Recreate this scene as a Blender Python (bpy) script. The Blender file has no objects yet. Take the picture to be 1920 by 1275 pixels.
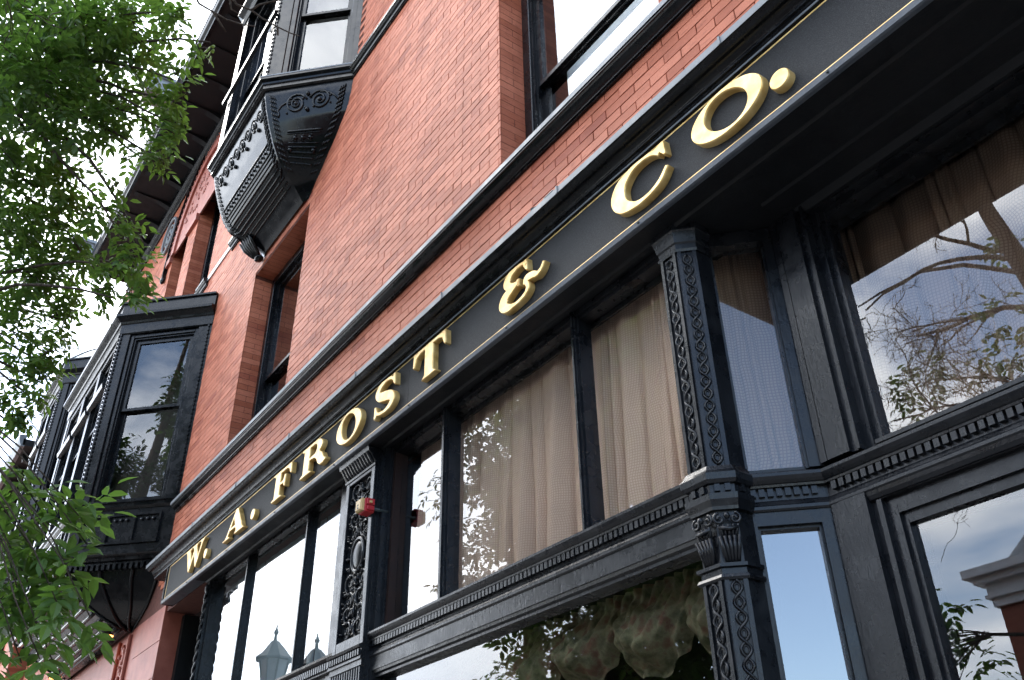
import bpy, math, random
from mathutils import Vector, Matrix
from mathutils.geometry import tessellate_polygon
from math import sin, cos, pi, radians as RAD, sqrt

random.seed(7)
SC = bpy.context.scene
COL = SC.collection
S, ZO = 0.8, 0.4            # survey units -> metres, and the pavement's level in survey units (-0.4)


def W(p):
    return Vector((p[0] * S, p[1] * S, (p[2] + ZO) * S))


# ------------------------------------------------------------------ camera
cam = bpy.data.cameras.new('camera')
camo = bpy.data.objects.new('camera', cam)
COL.objects.link(camo)
SC.camera = camo
Xc = Vector((0.57496487, -0.01638637, -0.81801399))
Rr = [(0.57496487, -0.44473107, -0.686753), (0.81801399, 0.29565598, 0.49339705), (-0.01638637, -0.84545953, 0.53378804)]
M = Matrix([[r[0], -r[1], -r[2]] for r in Rr]).to_4x4()
M.translation = W((0, -2.85, 1.6))
camo.matrix_world = M
cam.sensor_width = 36
cam.lens = 1677.85 / 1920 * 36
cam.clip_start = 0.02
cam.clip_end = 2000

# ------------------------------------------------------------------ sky and sun
SUN_AZ = Vector((-0.97, -0.24))     # horizontal direction towards the sun
SUN_EL = RAD(48)
world = bpy.data.worlds.new('World')
SC.world = world
world.use_nodes = True
nt = world.node_tree
for n in list(nt.nodes):
    nt.nodes.remove(n)


def N(tree, typ, **kw):
    n = tree.nodes.new(typ)
    for k, v in kw.items():
        setattr(n, k, v)
    return n


out = N(nt, 'ShaderNodeOutputWorld')
bg = N(nt, 'ShaderNodeBackground')
sky = N(nt, 'ShaderNodeTexSky', sky_type='NISHITA', sun_disc=False)
sky.sun_elevation = SUN_EL
sky.sun_rotation = math.atan2(SUN_AZ.x, SUN_AZ.y)
sky.air_density = 1.0
sky.dust_density = 1.0
sky.ozone_density = 1.5
tc = N(nt, 'ShaderNodeTexCoord')
mp = N(nt, 'ShaderNodeMapping')
mp.inputs['Scale'].default_value = (1.0, 1.0, 1.9)
mp.inputs['Location'].default_value = (2.93, 3.22, -0.15)
no = N(nt, 'ShaderNodeTexNoise')
no.inputs['Scale'].default_value = 2.1
no.inputs['Detail'].default_value = 8
no.inputs['Roughness'].default_value = 0.56
no.inputs['Distortion'].default_value = 0.35
rp = N(nt, 'ShaderNodeValToRGB')
rp.color_ramp.elements[0].position = 0.43
rp.color_ramp.elements[0].color = (0.03, 0.03, 0.03, 1)
rp.color_ramp.elements[1].position = 0.57
mx = N(nt, 'ShaderNodeMix', data_type='RGBA')
no2 = N(nt, 'ShaderNodeTexNoise')
no2.inputs['Scale'].default_value = 3.7
no2.inputs['Detail'].default_value = 5
cr2 = N(nt, 'ShaderNodeValToRGB')
cr2.color_ramp.elements[0].position = 0.3
cr2.color_ramp.elements[0].color = (6.0, 6.7, 7.8, 1)
cr2.color_ramp.elements[1].position = 0.75
cr2.color_ramp.elements[1].color = (13, 13.2, 13.4, 1)
nt.links.new(tc.outputs['Generated'], mp.inputs['Vector'])
nt.links.new(mp.outputs['Vector'], no.inputs['Vector'])
nt.links.new(mp.outputs['Vector'], no2.inputs['Vector'])
# thin bright overcast towards the sun, opening to blue away from it
dp = N(nt, 'ShaderNodeVectorMath', operation='DOT_PRODUCT')
dp.inputs[1].default_value = (SUN_AZ.x * 0.9, SUN_AZ.y * 0.3, 0.25)
nt.links.new(tc.outputs['Generated'], dp.inputs[0])
ma = N(nt, 'ShaderNodeMath', operation='MULTIPLY_ADD')
ma.inputs[1].default_value = 0.17
nt.links.new(dp.outputs['Value'], ma.inputs[0])
nt.links.new(no.outputs['Fac'], ma.inputs[2])
mb = N(nt, 'ShaderNodeMath', operation='SUBTRACT')
mb.inputs[1].default_value = 0.062
nt.links.new(ma.outputs[0], mb.inputs[0])
nt.links.new(mb.outputs[0], rp.inputs['Fac'])
nt.links.new(no2.outputs['Fac'], cr2.inputs['Fac'])
nt.links.new(rp.outputs['Color'], mx.inputs['Factor'])
nt.links.new(sky.outputs['Color'], mx.inputs['A'])
nt.links.new(cr2.outputs['Color'], mx.inputs['B'])
nt.links.new(mx.outputs['Result'], bg.inputs['Color'])
bg.inputs['Strength'].default_value = 0.15
nt.links.new(bg.outputs[0], out.inputs[0])

sl = bpy.data.lights.new('sun', 'SUN')
sl.energy = 0.5
sl.angle = RAD(22)
sl.color = (1.0, 0.95, 0.88)
so = bpy.data.objects.new('sun', sl)
COL.objects.link(so)
d3 = Vector((SUN_AZ.x * cos(SUN_EL), SUN_AZ.y * cos(SUN_EL), sin(SUN_EL)))
so.rotation_euler = d3.to_track_quat('Z', 'Y').to_euler()
so.location = (0, -10, 30)

SC.view_settings.view_transform = 'Standard'
SC.view_settings.look = 'None'
SC.view_settings.gamma = 1
SC.view_settings.exposure = 2.05
SC.view_settings.use_curve_mapping = False
SC.cycles.max_bounces = 8
SC.cycles.transparent_max_bounces = 24
SC.cycles.caustics_reflective = False
SC.cycles.caustics_refractive = False
SC.cycles.sample_clamp_indirect = 6
SC.cycles.use_denoising = True


# ------------------------------------------------------------------ materials
def mat(name):
    m = bpy.data.materials.new(name)
    m.use_nodes = True
    t = m.node_tree
    for n in list(t.nodes):
        t.nodes.remove(n)
    o = N(t, 'ShaderNodeOutputMaterial')
    return m, t, o


def L(t, a, b):
    t.links.new(a, b)


def pos(t, scale=(1, 1, 1), obj=False):
    g = N(t, 'ShaderNodeTexCoord') if obj else N(t, 'ShaderNodeNewGeometry')
    mpn = N(t, 'ShaderNodeMapping')
    mpn.inputs['Scale'].default_value = scale
    L(t, g.outputs['Object' if obj else 'Position'], mpn.inputs['Vector'])
    return mpn.outputs['Vector']


def noise(t, vec, scale, detail=4, rough=0.55):
    n = N(t, 'ShaderNodeTexNoise')
    n.inputs['Scale'].default_value = scale
    n.inputs['Detail'].default_value = detail
    n.inputs['Roughness'].default_value = rough
    L(t, vec, n.inputs['Vector'])
    return n.outputs['Fac']


def ramp(t, fac, stops):
    r = N(t, 'ShaderNodeValToRGB')
    e = r.color_ramp.elements
    while len(e) < len(stops):
        e.new(0.5)
    for i, (p, c) in enumerate(stops):
        e[i].position = p
        e[i].color = (*c, 1) if len(c) == 3 else c
    L(t, fac, r.inputs['Fac'])
    return r.outputs['Color']


def math_(t, op, a, b=None, c=None):
    n = N(t, 'ShaderNodeMath', operation=op)
    for i, v in enumerate((a, b, c)):
        if v is None:
            continue
        if isinstance(v, (int, float)):
            n.inputs[i].default_value = v
        else:
            L(t, v, n.inputs[i])
    return n.outputs[0]


def mixc(t, fac, a, b, mode='MIX'):
    n = N(t, 'ShaderNodeMix', data_type='RGBA', blend_type=mode)
    for k, v in (('Factor', fac), ('A', a), ('B', b)):
        if isinstance(v, (int, float)):
            n.inputs[k].default_value = v
        elif isinstance(v, tuple):
            n.inputs[k].default_value = (*v, 1)
        else:
            L(t, v, n.inputs[k])
    return n.outputs['Result']


def bump(t, h, strength=0.3, dist=0.01):
    b = N(t, 'ShaderNodeBump')
    b.inputs['Strength'].default_value = strength
    b.inputs['Distance'].default_value = dist
    L(t, h, b.inputs['Height'])
    return b.outputs['Normal']


def principled(t, o, color, rough=0.5, metal=0.0, normal=None, spec=0.5):
    p = N(t, 'ShaderNodeBsdfPrincipled')
    for k, v in (('Base Color', color), ('Roughness', rough), ('Metallic', metal)):
        if isinstance(v, tuple):
            p.inputs[k].default_value = (*v, 1)
        elif isinstance(v, (int, float)):
            p.inputs[k].default_value = v
        else:
            L(t, v, p.inputs[k])
    p.inputs['Specular IOR Level'].default_value = spec
    if normal is not None:
        L(t, normal, p.inputs['Normal'])
    L(t, p.outputs[0], o.inputs['Surface'])
    return p


def paint(name, base, rough=0.38, wear=0.35, bstr=0.35, spec=0.5, worn=None):
    m, t, o = mat(name)
    v = pos(t)
    n1 = noise(t, v, 9, 6, 0.6)
    n2 = noise(t, pos(t, (6, 6, 1.2)), 14, 5, 0.65)
    n3 = noise(t, v, 55, 4, 0.7)
    worn = worn or tuple(min(1, c * 2.6 + 0.006) for c in base)
    col = mixc(t, ramp(t, n1, [(0.42, (0, 0, 0)), (0.75, (wear, wear, wear))]), base, worn)
    dust = ramp(t, n3, [(0.62, (0, 0, 0)), (0.82, (0.35, 0.35, 0.35))])
    col = mixc(t, dust, col, tuple(c * 1.9 + 0.006 for c in base))
    r = ramp(t, n1, [(0.3, (rough - 0.1,) * 3), (0.7, (rough + 0.14,) * 3)])
    h = math_(t, 'ADD', math_(t, 'MULTIPLY', n2, 0.7), math_(t, 'MULTIPLY', n3, 0.35))
    principled(t, o, col, r, 0, bump(t, h, bstr, 0.006), spec)
    return m


MT = {}
MT['black'] = paint('black_paint', (0.0032, 0.0037, 0.0048), 0.25, 0.22, 0.22, 0.30)
MT['oldblack'] = paint('old_black_paint', (0.0040, 0.0048, 0.0066), 0.27, 0.45, 0.38, 0.36, (0.020, 0.022, 0.026))
MT['metalblack'] = paint('black_sheet_metal', (0.0030, 0.0037, 0.0048), 0.20, 0.15, 0.07, 0.30)
MT['flash'] = paint('weathered_flashing', (0.15, 0.165, 0.18), 0.5, 0.6, 0.3, 0.35, (0.22, 0.23, 0.24))
MT['brown'] = paint('bare_brown_wood', (0.012, 0.0045, 0.0035), 0.5, 0.4, 0.5, 0.3)
MT['soffit'] = paint('soffit_paint', (0.005, 0.0055, 0.0065), 0.55, 0.2, 0.3, 0.25)
MT['white'] = paint('white_paint', (0.76, 0.77, 0.78), 0.6, 0.3, 0.3, 0.4, (0.45, 0.44, 0.42))
MT['iron'] = paint('green_black_iron', (0.02, 0.028, 0.028), 0.5, 0.4, 0.3)
MT['grey'] = paint('grey_metal', (0.22, 0.23, 0.24), 0.5, 0.3, 0.3)
MT['red'] = paint('red_plastic', (0.42, 0.02, 0.028), 0.42, 0.05, 0.05)
MT['cream'] = paint('cream_plastic', (0.62, 0.42, 0.18), 0.45, 0.1, 0.05, 0.5, (0.7, 0.6, 0.4))
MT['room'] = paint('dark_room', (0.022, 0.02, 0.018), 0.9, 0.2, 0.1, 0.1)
MT['blind'] = paint('pale_blind_cloth', (0.24, 0.31, 0.34), 0.8, 0.1, 0.1, 0.1, (0.3, 0.36, 0.38))
MT['copper'] = paint('aged_copper', (0.17, 0.22, 0.23), 0.5, 0.4, 0.2)


def brick_mat(name, c_lo, c_hi, bl, bh, dark=(0.12, 0.020, 0.012), gloss=0.58):
    m, t, o = mat(name)
    g = N(t, 'ShaderNodeNewGeometry')
    sp = N(t, 'ShaderNodeSeparateXYZ')
    L(t, g.outputs['Position'], sp.inputs[0])
    row = math_(t, 'FLOOR', math_(t, 'DIVIDE', math_(t, 'SUBTRACT', sp.outputs['Z'], (5.0 + ZO) * S), bh * S))
    par = math_(t, 'MULTIPLY', math_(t, 'FLOORED_MODULO', row, 2.0), 0.5)
    colm = math_(t, 'FLOOR', math_(t, 'ADD', math_(t, 'DIVIDE', sp.outputs['X'], bl * S), par))
    cb = N(t, 'ShaderNodeCombineXYZ')
    L(t, colm, cb.inputs[0])
    L(t, row, cb.inputs[1])
    wn = N(t, 'ShaderNodeTexWhiteNoise', noise_dimensions='3D')
    L(t, cb.outputs[0], wn.inputs['Vector'])
    v = pos(t)
    big = noise(t, v, 1.1, 4)
    streak = noise(t, pos(t, (1.5, 1.5, 9)), 7, 5, 0.65)
    fine = noise(t, v, 120, 3, 0.7)
    c = mixc(t, wn.outputs['Value'], c_lo, c_hi)
    wsep = N(t, 'ShaderNodeSeparateColor')
    L(t, wn.outputs['Color'], wsep.inputs[0])
    odd = math_(t, 'MULTIPLY', math_(t, 'GREATER_THAN', wsep.outputs[1], 0.93), 0.55)
    c = mixc(t, odd, c, tuple(x * 1.6 for x in dark))
    c = mixc(t, ramp(t, big, [(0.35, (0, 0, 0)), (0.7, (0.45,) * 3)]), c, tuple(x * 1.18 + 0.02 for x in c_hi))
    c = mixc(t, ramp(t, streak, [(0.57, (0, 0, 0)), (0.74, (0.85,) * 3)]), c, dark)
    c = mixc(t, ramp(t, fine, [(0.35, (0.18,) * 3), (0.6, (0, 0, 0))]), c, dark)
    wash = noise(t, pos(t, (2.2, 2.2, 0.35)), 2.4, 5, 0.6)
    c = mixc(t, ramp(t, wash, [(0.50, (0, 0, 0)), (0.72, (0.38,) * 3)]), c, tuple(x * 0.55 for x in c_lo))
    h = math_(t, 'ADD', math_(t, 'MULTIPLY', fine, 0.4), streak)
    principled(t, o, c, gloss, 0, bump(t, h, 0.35, 0.004), 0.12)
    return m


MT['brick'] = brick_mat('pressed_red_brick', (0.32, 0.086, 0.043), (0.53, 0.180, 0.104), 0.264, 0.0765)
MT['brick2'] = brick_mat('opposite_brick', (0.23, 0.075, 0.05), (0.33, 0.12, 0.08), 0.28, 0.09, (0.12, 0.05, 0.04), 0.7)
m, t, o = mat('mortar')
principled(t, o, ramp(t, noise(t, pos(t), 30, 4), [(0.3, (0.075, 0.022, 0.014)), (0.7, (0.13, 0.042, 0.028))]), 0.9)
MT['mortar'] = m
m, t, o = mat('terracotta')
v = pos(t)
c = ramp(t, noise(t, v, 5, 6), [(0.3, (0.26, 0.065, 0.042)), (0.7, (0.40, 0.12, 0.08))])
principled(t, o, c, 0.55, 0, bump(t, noise(t, v, 60, 5), 0.5, 0.006))
MT['terra'] = m

m, t, o = mat('gold_leaf')
v = pos(t)
c = ramp(t, noise(t, v, 14, 5), [(0.28, (0.52, 0.32, 0.10)), (0.42, (0.72, 0.47, 0.16)), (0.7, (0.90, 0.66, 0.29))])
principled(t, o, c, 0.36, 0.45, bump(t, noise(t, pos(t, (1, 1, 3)), 40, 4), 0.25, 0.004))
MT['gold'] = m

m, t, o = mat('black_smalt')
v = pos(t)
g1 = noise(t, v, 420, 2, 0.7)
c = mixc(t, ramp(t, g1, [(0.5, (0, 0, 0)), (0.72, (1, 1, 1))]), (0.005, 0.0055, 0.006), (0.05, 0.053, 0.057))
c = mixc(t, ramp(t, noise(t, v, 3, 4), [(0.4, (0, 0, 0)), (0.8, (0.3,) * 3)]), c, (0.02, 0.021, 0.023))
principled(t, o, c, 0.75, 0, bump(t, g1, 0.6, 0.003), 0.4)
MT['smalt'] = m

# window glass: clear pane, mirror-like by its angle, reflecting on its outer face only
def glass_mat(name, wav=0.05, boost=1.0, tint=(0.97, 0.98, 0.975), base=0.0):
    m, t, o = mat(name)
    g = N(t, 'ShaderNodeNewGeometry')
    nb = bump(t, noise(t, pos(t, (1, 1, 0.6)), 2.2, 0, 0.4), wav, 0.03)
    dt = N(t, 'ShaderNodeVectorMath', operation='DOT_PRODUCT')
    L(t, g.outputs['Normal'], dt.inputs[0])
    L(t, g.outputs['Incoming'], dt.inputs[1])
    c = math_(t, 'ABSOLUTE', dt.outputs['Value'])
    f5 = math_(t, 'POWER', math_(t, 'SUBTRACT', 1.0, c), 5.0)
    f = math_(t, 'ADD', math_(t, 'MULTIPLY', f5, 0.957), 0.043)
    f2 = math_(t, 'DIVIDE', math_(t, 'MULTIPLY', f, 2.0 * boost), math_(t, 'ADD', f, 1.0))
    f2 = math_(t, 'MINIMUM', math_(t, 'ADD', f2, base), 1.0)
    fac = math_(t, 'MULTIPLY', f2, math_(t, 'SUBTRACT', 1.0, g.outputs['Backfacing']))
    tr = N(t, 'ShaderNodeBsdfTransparent')
    tr.inputs[0].default_value = (*tint, 1)
    gl = N(t, 'ShaderNodeBsdfGlossy')
    gl.inputs['Roughness'].default_value = 0.0
    L(t, nb, gl.inputs['Normal'])
    ms = N(t, 'ShaderNodeMixShader')
    L(t, fac, ms.inputs[0])
    L(t, tr.outputs[0], ms.inputs[1])
    L(t, gl.outputs[0], ms.inputs[2])
    L(t, ms.outputs[0], o.inputs['Surface'])
    return m


MT['glass'] = glass_mat('window_glass', 0.03, 1.5)
MT['film'] = glass_mat('reflective_film_glass', 0.02, 1.25, (0.35, 0.4, 0.42), 0.20)

def curtain_mat(name, a, b, cell, flat=False):
    m, t, o = mat(name)
    uv = N(t, 'ShaderNodeUVMap')
    mpn = N(t, 'ShaderNodeMapping')
    mpn.inputs['Scale'].default_value = (1 / cell, 1 / cell, 1)
    L(t, uv.outputs[0], mpn.inputs['Vector'])
    sp = N(t, 'ShaderNodeSeparateXYZ')
    L(t, mpn.outputs[0], sp.inputs[0])
    fx = math_(t, 'FRACT', sp.outputs[0])
    fy = math_(t, 'FRACT', sp.outputs[1])
    lx = math_(t, 'LESS_THAN', fx, 0.30)
    ly = math_(t, 'LESS_THAN', fy, 0.30)
    line = math_(t, 'MAXIMUM', lx, ly)
    v = pos(t)
    col = mixc(t, line, a, b)
    col = mixc(t, ramp(t, noise(t, v, 3, 4), [(0.35, (0, 0, 0)), (0.7, (0.35,) * 3)]), col, tuple(x * 0.62 for x in a))
    d = N(t, 'ShaderNodeBsdfDiffuse')
    L(t, col, d.inputs[0])
    L(t, bump(t, line, 0.35, 0.004), d.inputs['Normal'])
    tl = N(t, 'ShaderNodeBsdfTranslucent')
    L(t, col, tl.inputs[0])
    ms = N(t, 'ShaderNodeMixShader')
    ms.inputs[0].default_value = 0.12
    L(t, d.outputs[0], ms.inputs[1])
    L(t, tl.outputs[0], ms.inputs[2])
    L(t, ms.outputs[0], o.inputs['Surface'])
    return m


MT['curtain'] = curtain_mat('woven_curtain', (0.76, 0.555, 0.43), (0.60, 0.41, 0.31), 0.0155)
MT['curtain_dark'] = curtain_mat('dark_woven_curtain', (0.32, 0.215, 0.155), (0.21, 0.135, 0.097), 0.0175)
m, t, o = mat('swag_fabric')
v = pos(t)
c = ramp(t, noise(t, v, 16, 4), [(0.36, (0.06, 0.056, 0.028)), (0.52, (0.15, 0.132, 0.075)), (0.66, (0.12, 0.055, 0.036)), (0.78, (0.07, 0.072, 0.035))])
principled(t, o, c, 0.8, 0, bump(t, noise(t, v, 30, 4), 0.3, 0.01), 0.2)
MT['swag'] = m

def leaf_mat(name, lo, hi, tl_col, tw=0.38):
    m, t, o = mat(name)
    g = N(t, 'ShaderNodeNewGeometry')
    n = noise(t, pos(t), 2.3, 4)
    wn = N(t, 'ShaderNodeTexWhiteNoise', noise_dimensions='1D')
    at = N(t, 'ShaderNodeAttribute', attribute_name='rnd')
    L(t, at.outputs['Fac'], wn.inputs['W'])
    fac = math_(t, 'ADD', math_(t, 'MULTIPLY', n, 0.5), math_(t, 'MULTIPLY', wn.outputs['Value'], 0.5))
    c = ramp(t, fac, [(0.25, lo), (0.75, hi)])
    p = N(t, 'ShaderNodeBsdfPrincipled')
    L(t, c, p.inputs['Base Color'])
    p.inputs['Roughness'].default_value = 0.42
    p.inputs['Specular IOR Level'].default_value = 0.45
    tn = N(t, 'ShaderNodeBsdfTranslucent')
    L(t, mixc(t, 0.6, c, tl_col), tn.inputs[0])
    ms = N(t, 'ShaderNodeMixShader')
    ms.inputs[0].default_value = tw
    L(t, p.outputs[0], ms.inputs[1])
    L(t, tn.outputs[0], ms.inputs[2])
    L(t, ms.outputs[0], o.inputs['Surface'])
    return m


MT['leaf'] = leaf_mat('ash_leaf', (0.028, 0.074, 0.018), (0.098, 0.175, 0.036), (0.23, 0.44, 0.05), 0.44)
MT['leaf2'] = leaf_mat('dark_leaf', (0.022, 0.055, 0.018), (0.05, 0.11, 0.028), (0.10, 0.22, 0.03), 0.25)
m, t, o = mat('bark')
v = pos(t)
c = ramp(t, noise(t, pos(t, (6, 6, 1.5)), 8, 6), [(0.3, (0.035, 0.027, 0.02)), (0.7, (0.11, 0.088, 0.07))])
principled(t, o, c, 0.85, 0, bump(t, noise(t, pos(t, (5, 5, 1)), 14, 5), 0.7, 0.02), 0.2)
MT['bark'] = m

m, t, o = mat('paving')
v = pos(t)
c = ramp(t, noise(t, v, 2.5, 8), [(0.3, (0.20, 0.19, 0.175)), (0.7, (0.31, 0.30, 0.28))])
principled(t, o, c, 0.85, 0, bump(t, noise(t, v, 90, 4), 0.3, 0.004), 0.3)
MT['paving'] = m
m, t, o = mat('asphalt')
v = pos(t)
c = ramp(t, noise(t, v, 40, 6), [(0.3, (0.035, 0.035, 0.036)), (0.7, (0.07, 0.07, 0.07))])
principled(t, o, c, 0.9, 0, bump(t, noise(t, v, 150, 3), 0.5, 0.004), 0.3)
MT['asphalt'] = m
m, t, o = mat('lit_lamp')
e = N(t, 'ShaderNodeEmission')
e.inputs[0].default_value = (1.0, 0.36, 0.10, 1)
e.inputs[1].default_value = 1.6
L(t, e.outputs[0], o.inputs['Surface'])
MT['lit'] = m
MT['lampglass'] = paint('frosted_lamp_glass', (0.26, 0.31, 0.32), 0.35, 0.2, 0.05)


# ------------------------------------------------------------------ mesh helpers
class Frame:
    """A vertical plane: u runs along it (towards +X on the facade), d is outward, z is up."""
    def __init__(s, o, u):
        l = sqrt(u[0] ** 2 + u[1] ** 2)
        s.o = o
        s.u = (u[0] / l, u[1] / l)
        s.n = (s.u[1], -s.u[0])

    def p(s, u, d, z):
        return (s.o[0] + u * s.u[0] + d * s.n[0], s.o[1] + u * s.u[1] + d * s.n[1], z)


FAC = Frame((0, 0), (1, 0))


class MB:
    def __init__(s):
        s.v = []
        s.f = []
        s.uv = None
        s.rnd = None

    def add(s, vs, fs):
        b = len(s.v)
        s.v += [tuple(p) for p in vs]
        s.f += [tuple(i + b for i in f) for f in fs]

    def box(s, x0, x1, y0, y1, z0, z1):
        s.fbox(FAC, x0, x1, -y1, -y0, z0, z1)
        return s

    def fbox(s, fr, u0, u1, d0, d1, z0, z1, ch=0.0):
        if ch <= 0:
            P = [fr.p(u, d, z) for z in (z0, z1) for (u, d) in ((u0, d1), (u1, d1), (u1, d0), (u0, d0))]
            s.add(P, [(3, 2, 1, 0), (4, 5, 6, 7), (0, 1, 5, 4), (1, 2, 6, 5), (2, 3, 7, 6), (3, 0, 4, 7)])
        else:   # front edges chamfered
            P = [fr.p(u, d, z) for (u, d, z) in (
                (u0, d0, z0), (u1, d0, z0), (u1, d0, z1), (u0, d0, z1),
                (u0, d1 - ch, z0), (u1, d1 - ch, z0), (u1, d1 - ch, z1), (u0, d1 - ch, z1),
                (u0 + ch, d1, z0 + ch), (u1 - ch, d1, z0 + ch), (u1 - ch, d1, z1 - ch), (u0 + ch, d1, z1 - ch))]
            s.add(P, [(0, 3, 2, 1), (8, 9, 10, 11), (4, 5, 9, 8), (5, 6, 10, 9), (6, 7, 11, 10), (7, 4, 8, 11),
                      (0, 1, 5, 4), (1, 2, 6, 5), (2, 3, 7, 6), (3, 0, 4, 7)])
        return s

    def sweep(s, path, prof, caps=True, closed=True):
        """profile (outward, z) swept along a plan polyline that runs towards -X; mitred corners"""
        n = len(path)
        dirs = []
        for i in range(n - 1):
            dx, dy = path[i + 1][0] - path[i][0], path[i + 1][1] - path[i][1]
            l = sqrt(dx * dx + dy * dy)
            dirs.append((dx / l, dy / l))
        rings = []
        for i in range(n):
            a = dirs[max(0, i - 1)]
            b = dirs[min(n - 2, i)]
            na, nb = (-a[1], a[0]), (-b[1], b[0])
            mxn = (na[0] + nb[0], na[1] + nb[1])
            k = 2.0 / (mxn[0] ** 2 + mxn[1] ** 2)
            mm = (mxn[0] * k, mxn[1] * k)
            rings.append([(path[i][0] + d * mm[0], path[i][1] + d * mm[1], z) for d, z in prof])
        m = len(prof)
        V = [p for r in rings for p in r]
        F = []
        for i in range(n - 1):
            for j in range(m if closed else m - 1):
                k = (j + 1) % m
                F.append((i * m + j, i * m + k, (i + 1) * m + k, (i + 1) * m + j))
        if caps and closed:
            F.append(tuple(range(m - 1, -1, -1)))
            F.append(tuple((n - 1) * m + j for j in range(m)))
        s.add(V, F)
        return s

    def tube(s, pts, r, n=6, cap=True):
        pts = [Vector(p) for p in pts]
        rs = r if isinstance(r, (list, tuple)) else [r] * len(pts)
        b = len(s.v)
        up = None
        for i, p in enumerate(pts):
            d = (pts[min(i + 1, len(pts) - 1)] - pts[max(i - 1, 0)])
            if d.length < 1e-9:
                d = Vector((0, 0, 1))
            d.normalize()
            if up is None:
                up = d.orthogonal().normalized()
            up = (up - d * up.dot(d))
            if up.length < 1e-6:
                up = d.orthogonal()
            up.normalize()
            w = d.cross(up)
            for k in range(n):
                a = 2 * pi * k / n
                s.v.append(tuple(p + (up * cos(a) + w * sin(a)) * rs[i]))
        for i in range(len(pts) - 1):
            for k in range(n):
                k2 = (k + 1) % n
                s.f.append((b + i * n + k, b + i * n + k2, b + (i + 1) * n + k2, b + (i + 1) * n + k))
        if cap:
            s.f.append(tuple(b + k for k in range(n - 1, -1, -1)))
            e = b + (len(pts) - 1) * n
            s.f.append(tuple(e + k for k in range(n)))
        return s

    def grid(s, fn, nu, nv, flip=False, thick=None):
        b = len(s.v)
        for j in range(nv + 1):
            for i in range(nu + 1):
                s.v.append(tuple(fn(i / nu, j / nv)))
        for j in range(nv):
            for i in range(nu):
                a = b + j * (nu + 1) + i
                q = (a, a + 1, a + nu + 2, a + nu + 1)
                s.f.append(q[::-1] if flip else q)
        return s

    def lathe(s, c, prof, n=16, axis=None):
        """profile (r, z) turned about the vertical through c"""
        b = len(s.v)
        for r, z in prof:
            for k in range(n):
                a = 2 * pi * k / n
                s.v.append((c[0] + r * cos(a), c[1] + r * sin(a), c[2] + z))
        for i in range(len(prof) - 1):
            for k in range(n):
                k2 = (k + 1) % n
                s.f.append((b + i * n + k, b + i * n + k2, b + (i + 1) * n + k2, b + (i + 1) * n + k))
        s.f.append(tuple(b + k for k in range(n - 1, -1, -1)))
        e = b + (len(prof) - 1) * n
        s.f.append(tuple(e + k for k in range(n)))
        return s

    def blob(s, c, r, n=6, m=4):
        """small rounded boss: r = (rx, ry, rz)"""
        b = len(s.v)
        for j in range(m + 1):
            a = -pi / 2 + pi * j / m
            for k in range(n):
                q = 2 * pi * k / n
                s.v.append((c[0] + r[0] * cos(a) * cos(q), c[1] + r[1] * cos(a) * sin(q), c[2] + r[2] * sin(a)))
        for j in range(m):
            for k in range(n):
                k2 = (k + 1) % n
                s.f.append((b + j * n + k, b + j * n + k2, b + (j + 1) * n + k2, b + (j + 1) * n + k))
        return s

    def poly(s, fr, loops, d0, d1, bev=0.0):
        """outline(s) in (u, z) on a frame, extruded d0..d1 with a chamfered front edge"""
        def area(l):
            return sum(l[i][0] * l[(i + 1) % len(l)][1] - l[(i + 1) % len(l)][0] * l[i][1] for i in range(len(l)))
        fixed = []
        for i, l in enumerate(loops):
            a = area(l)
            fixed.append(list(l) if (a > 0) == (i == 0) else list(l)[::-1])
        front = []
        for l in fixed:
            n = len(l)
            ins = []
            for i in range(n):
                p, q, r = Vector(l[i - 1]), Vector(l[i]), Vector(l[(i + 1) % n])
                e1, e2 = (q - p), (r - q)
                if e1.length < 1e-9 or e2.length < 1e-9:
                    ins.append(tuple(q))
                    continue
                e1.normalize()
                e2.normalize()
                n1, n2 = Vector((-e1.y, e1.x)), Vector((-e2.y, e2.x))
                mm = n1 + n2
                k = 2 / max(0.5, mm.length_squared)
                ins.append(tuple(q + mm * (bev * k * 0.5 * 1.0)))
            front.append(ins)
        base = len(s.v)
        idx = []
        for l, ins in zip(fixed, front):
            n = len(l)
            b = len(s.v)
            s.v += [fr.p(u, d0, z) for u, z in l]
            s.v += [fr.p(u, d1 - bev, z) for u, z in l]
            s.v += [fr.p(u, d1, z) for u, z in ins]
            idx += [b + 2 * n + i for i in range(n)]
            for i in range(n):
                k = (i + 1) % n
                s.f.append((b + i, b + k, b + n + k, b + n + i))
                s.f.append((b + n + i, b + n + k, b + 2 * n + k, b + 2 * n + i))
        tris = tessellate_polygon([[Vector((u, z, 0)) for u, z in ins] for ins in front])
        flat = [p for ins in front for p in ins]
        for tr in tris:
            a, b_, c = (flat[i] for i in tr)
            cr = (b_[0] - a[0]) * (c[1] - a[1]) - (b_[1] - a[1]) * (c[0] - a[0])
            q = [idx[i] for i in tr]
            s.f.append(tuple(q if cr > 0 else q[::-1]))
        return s

    def build(s, name, mt, parent=None, smooth=False, base=None, **tags):
        me = bpy.data.meshes.new(name)
        if parent is not None:
            org = Vector(parent['_w'])
        elif base is not None:
            org = W(base)
        else:
            xs = [p[0] for p in s.v]
            ys = [p[1] for p in s.v]
            org = W(((min(xs) + max(xs)) / 2, (min(ys) + max(ys)) / 2, min(p[2] for p in s.v)))
        me.from_pydata([tuple(W(p) - org) for p in s.v], [], s.f)
        me.materials.append(MT[mt] if isinstance(mt, str) else mt)
        if smooth:
            for p in me.polygons:
                p.use_smooth = True
        if s.uv is not None:
            ul = me.uv_layers.new(name='UVMap')
            for lp in me.loops:
                ul.data[lp.index].uv = s.uv[lp.vertex_index]
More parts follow.
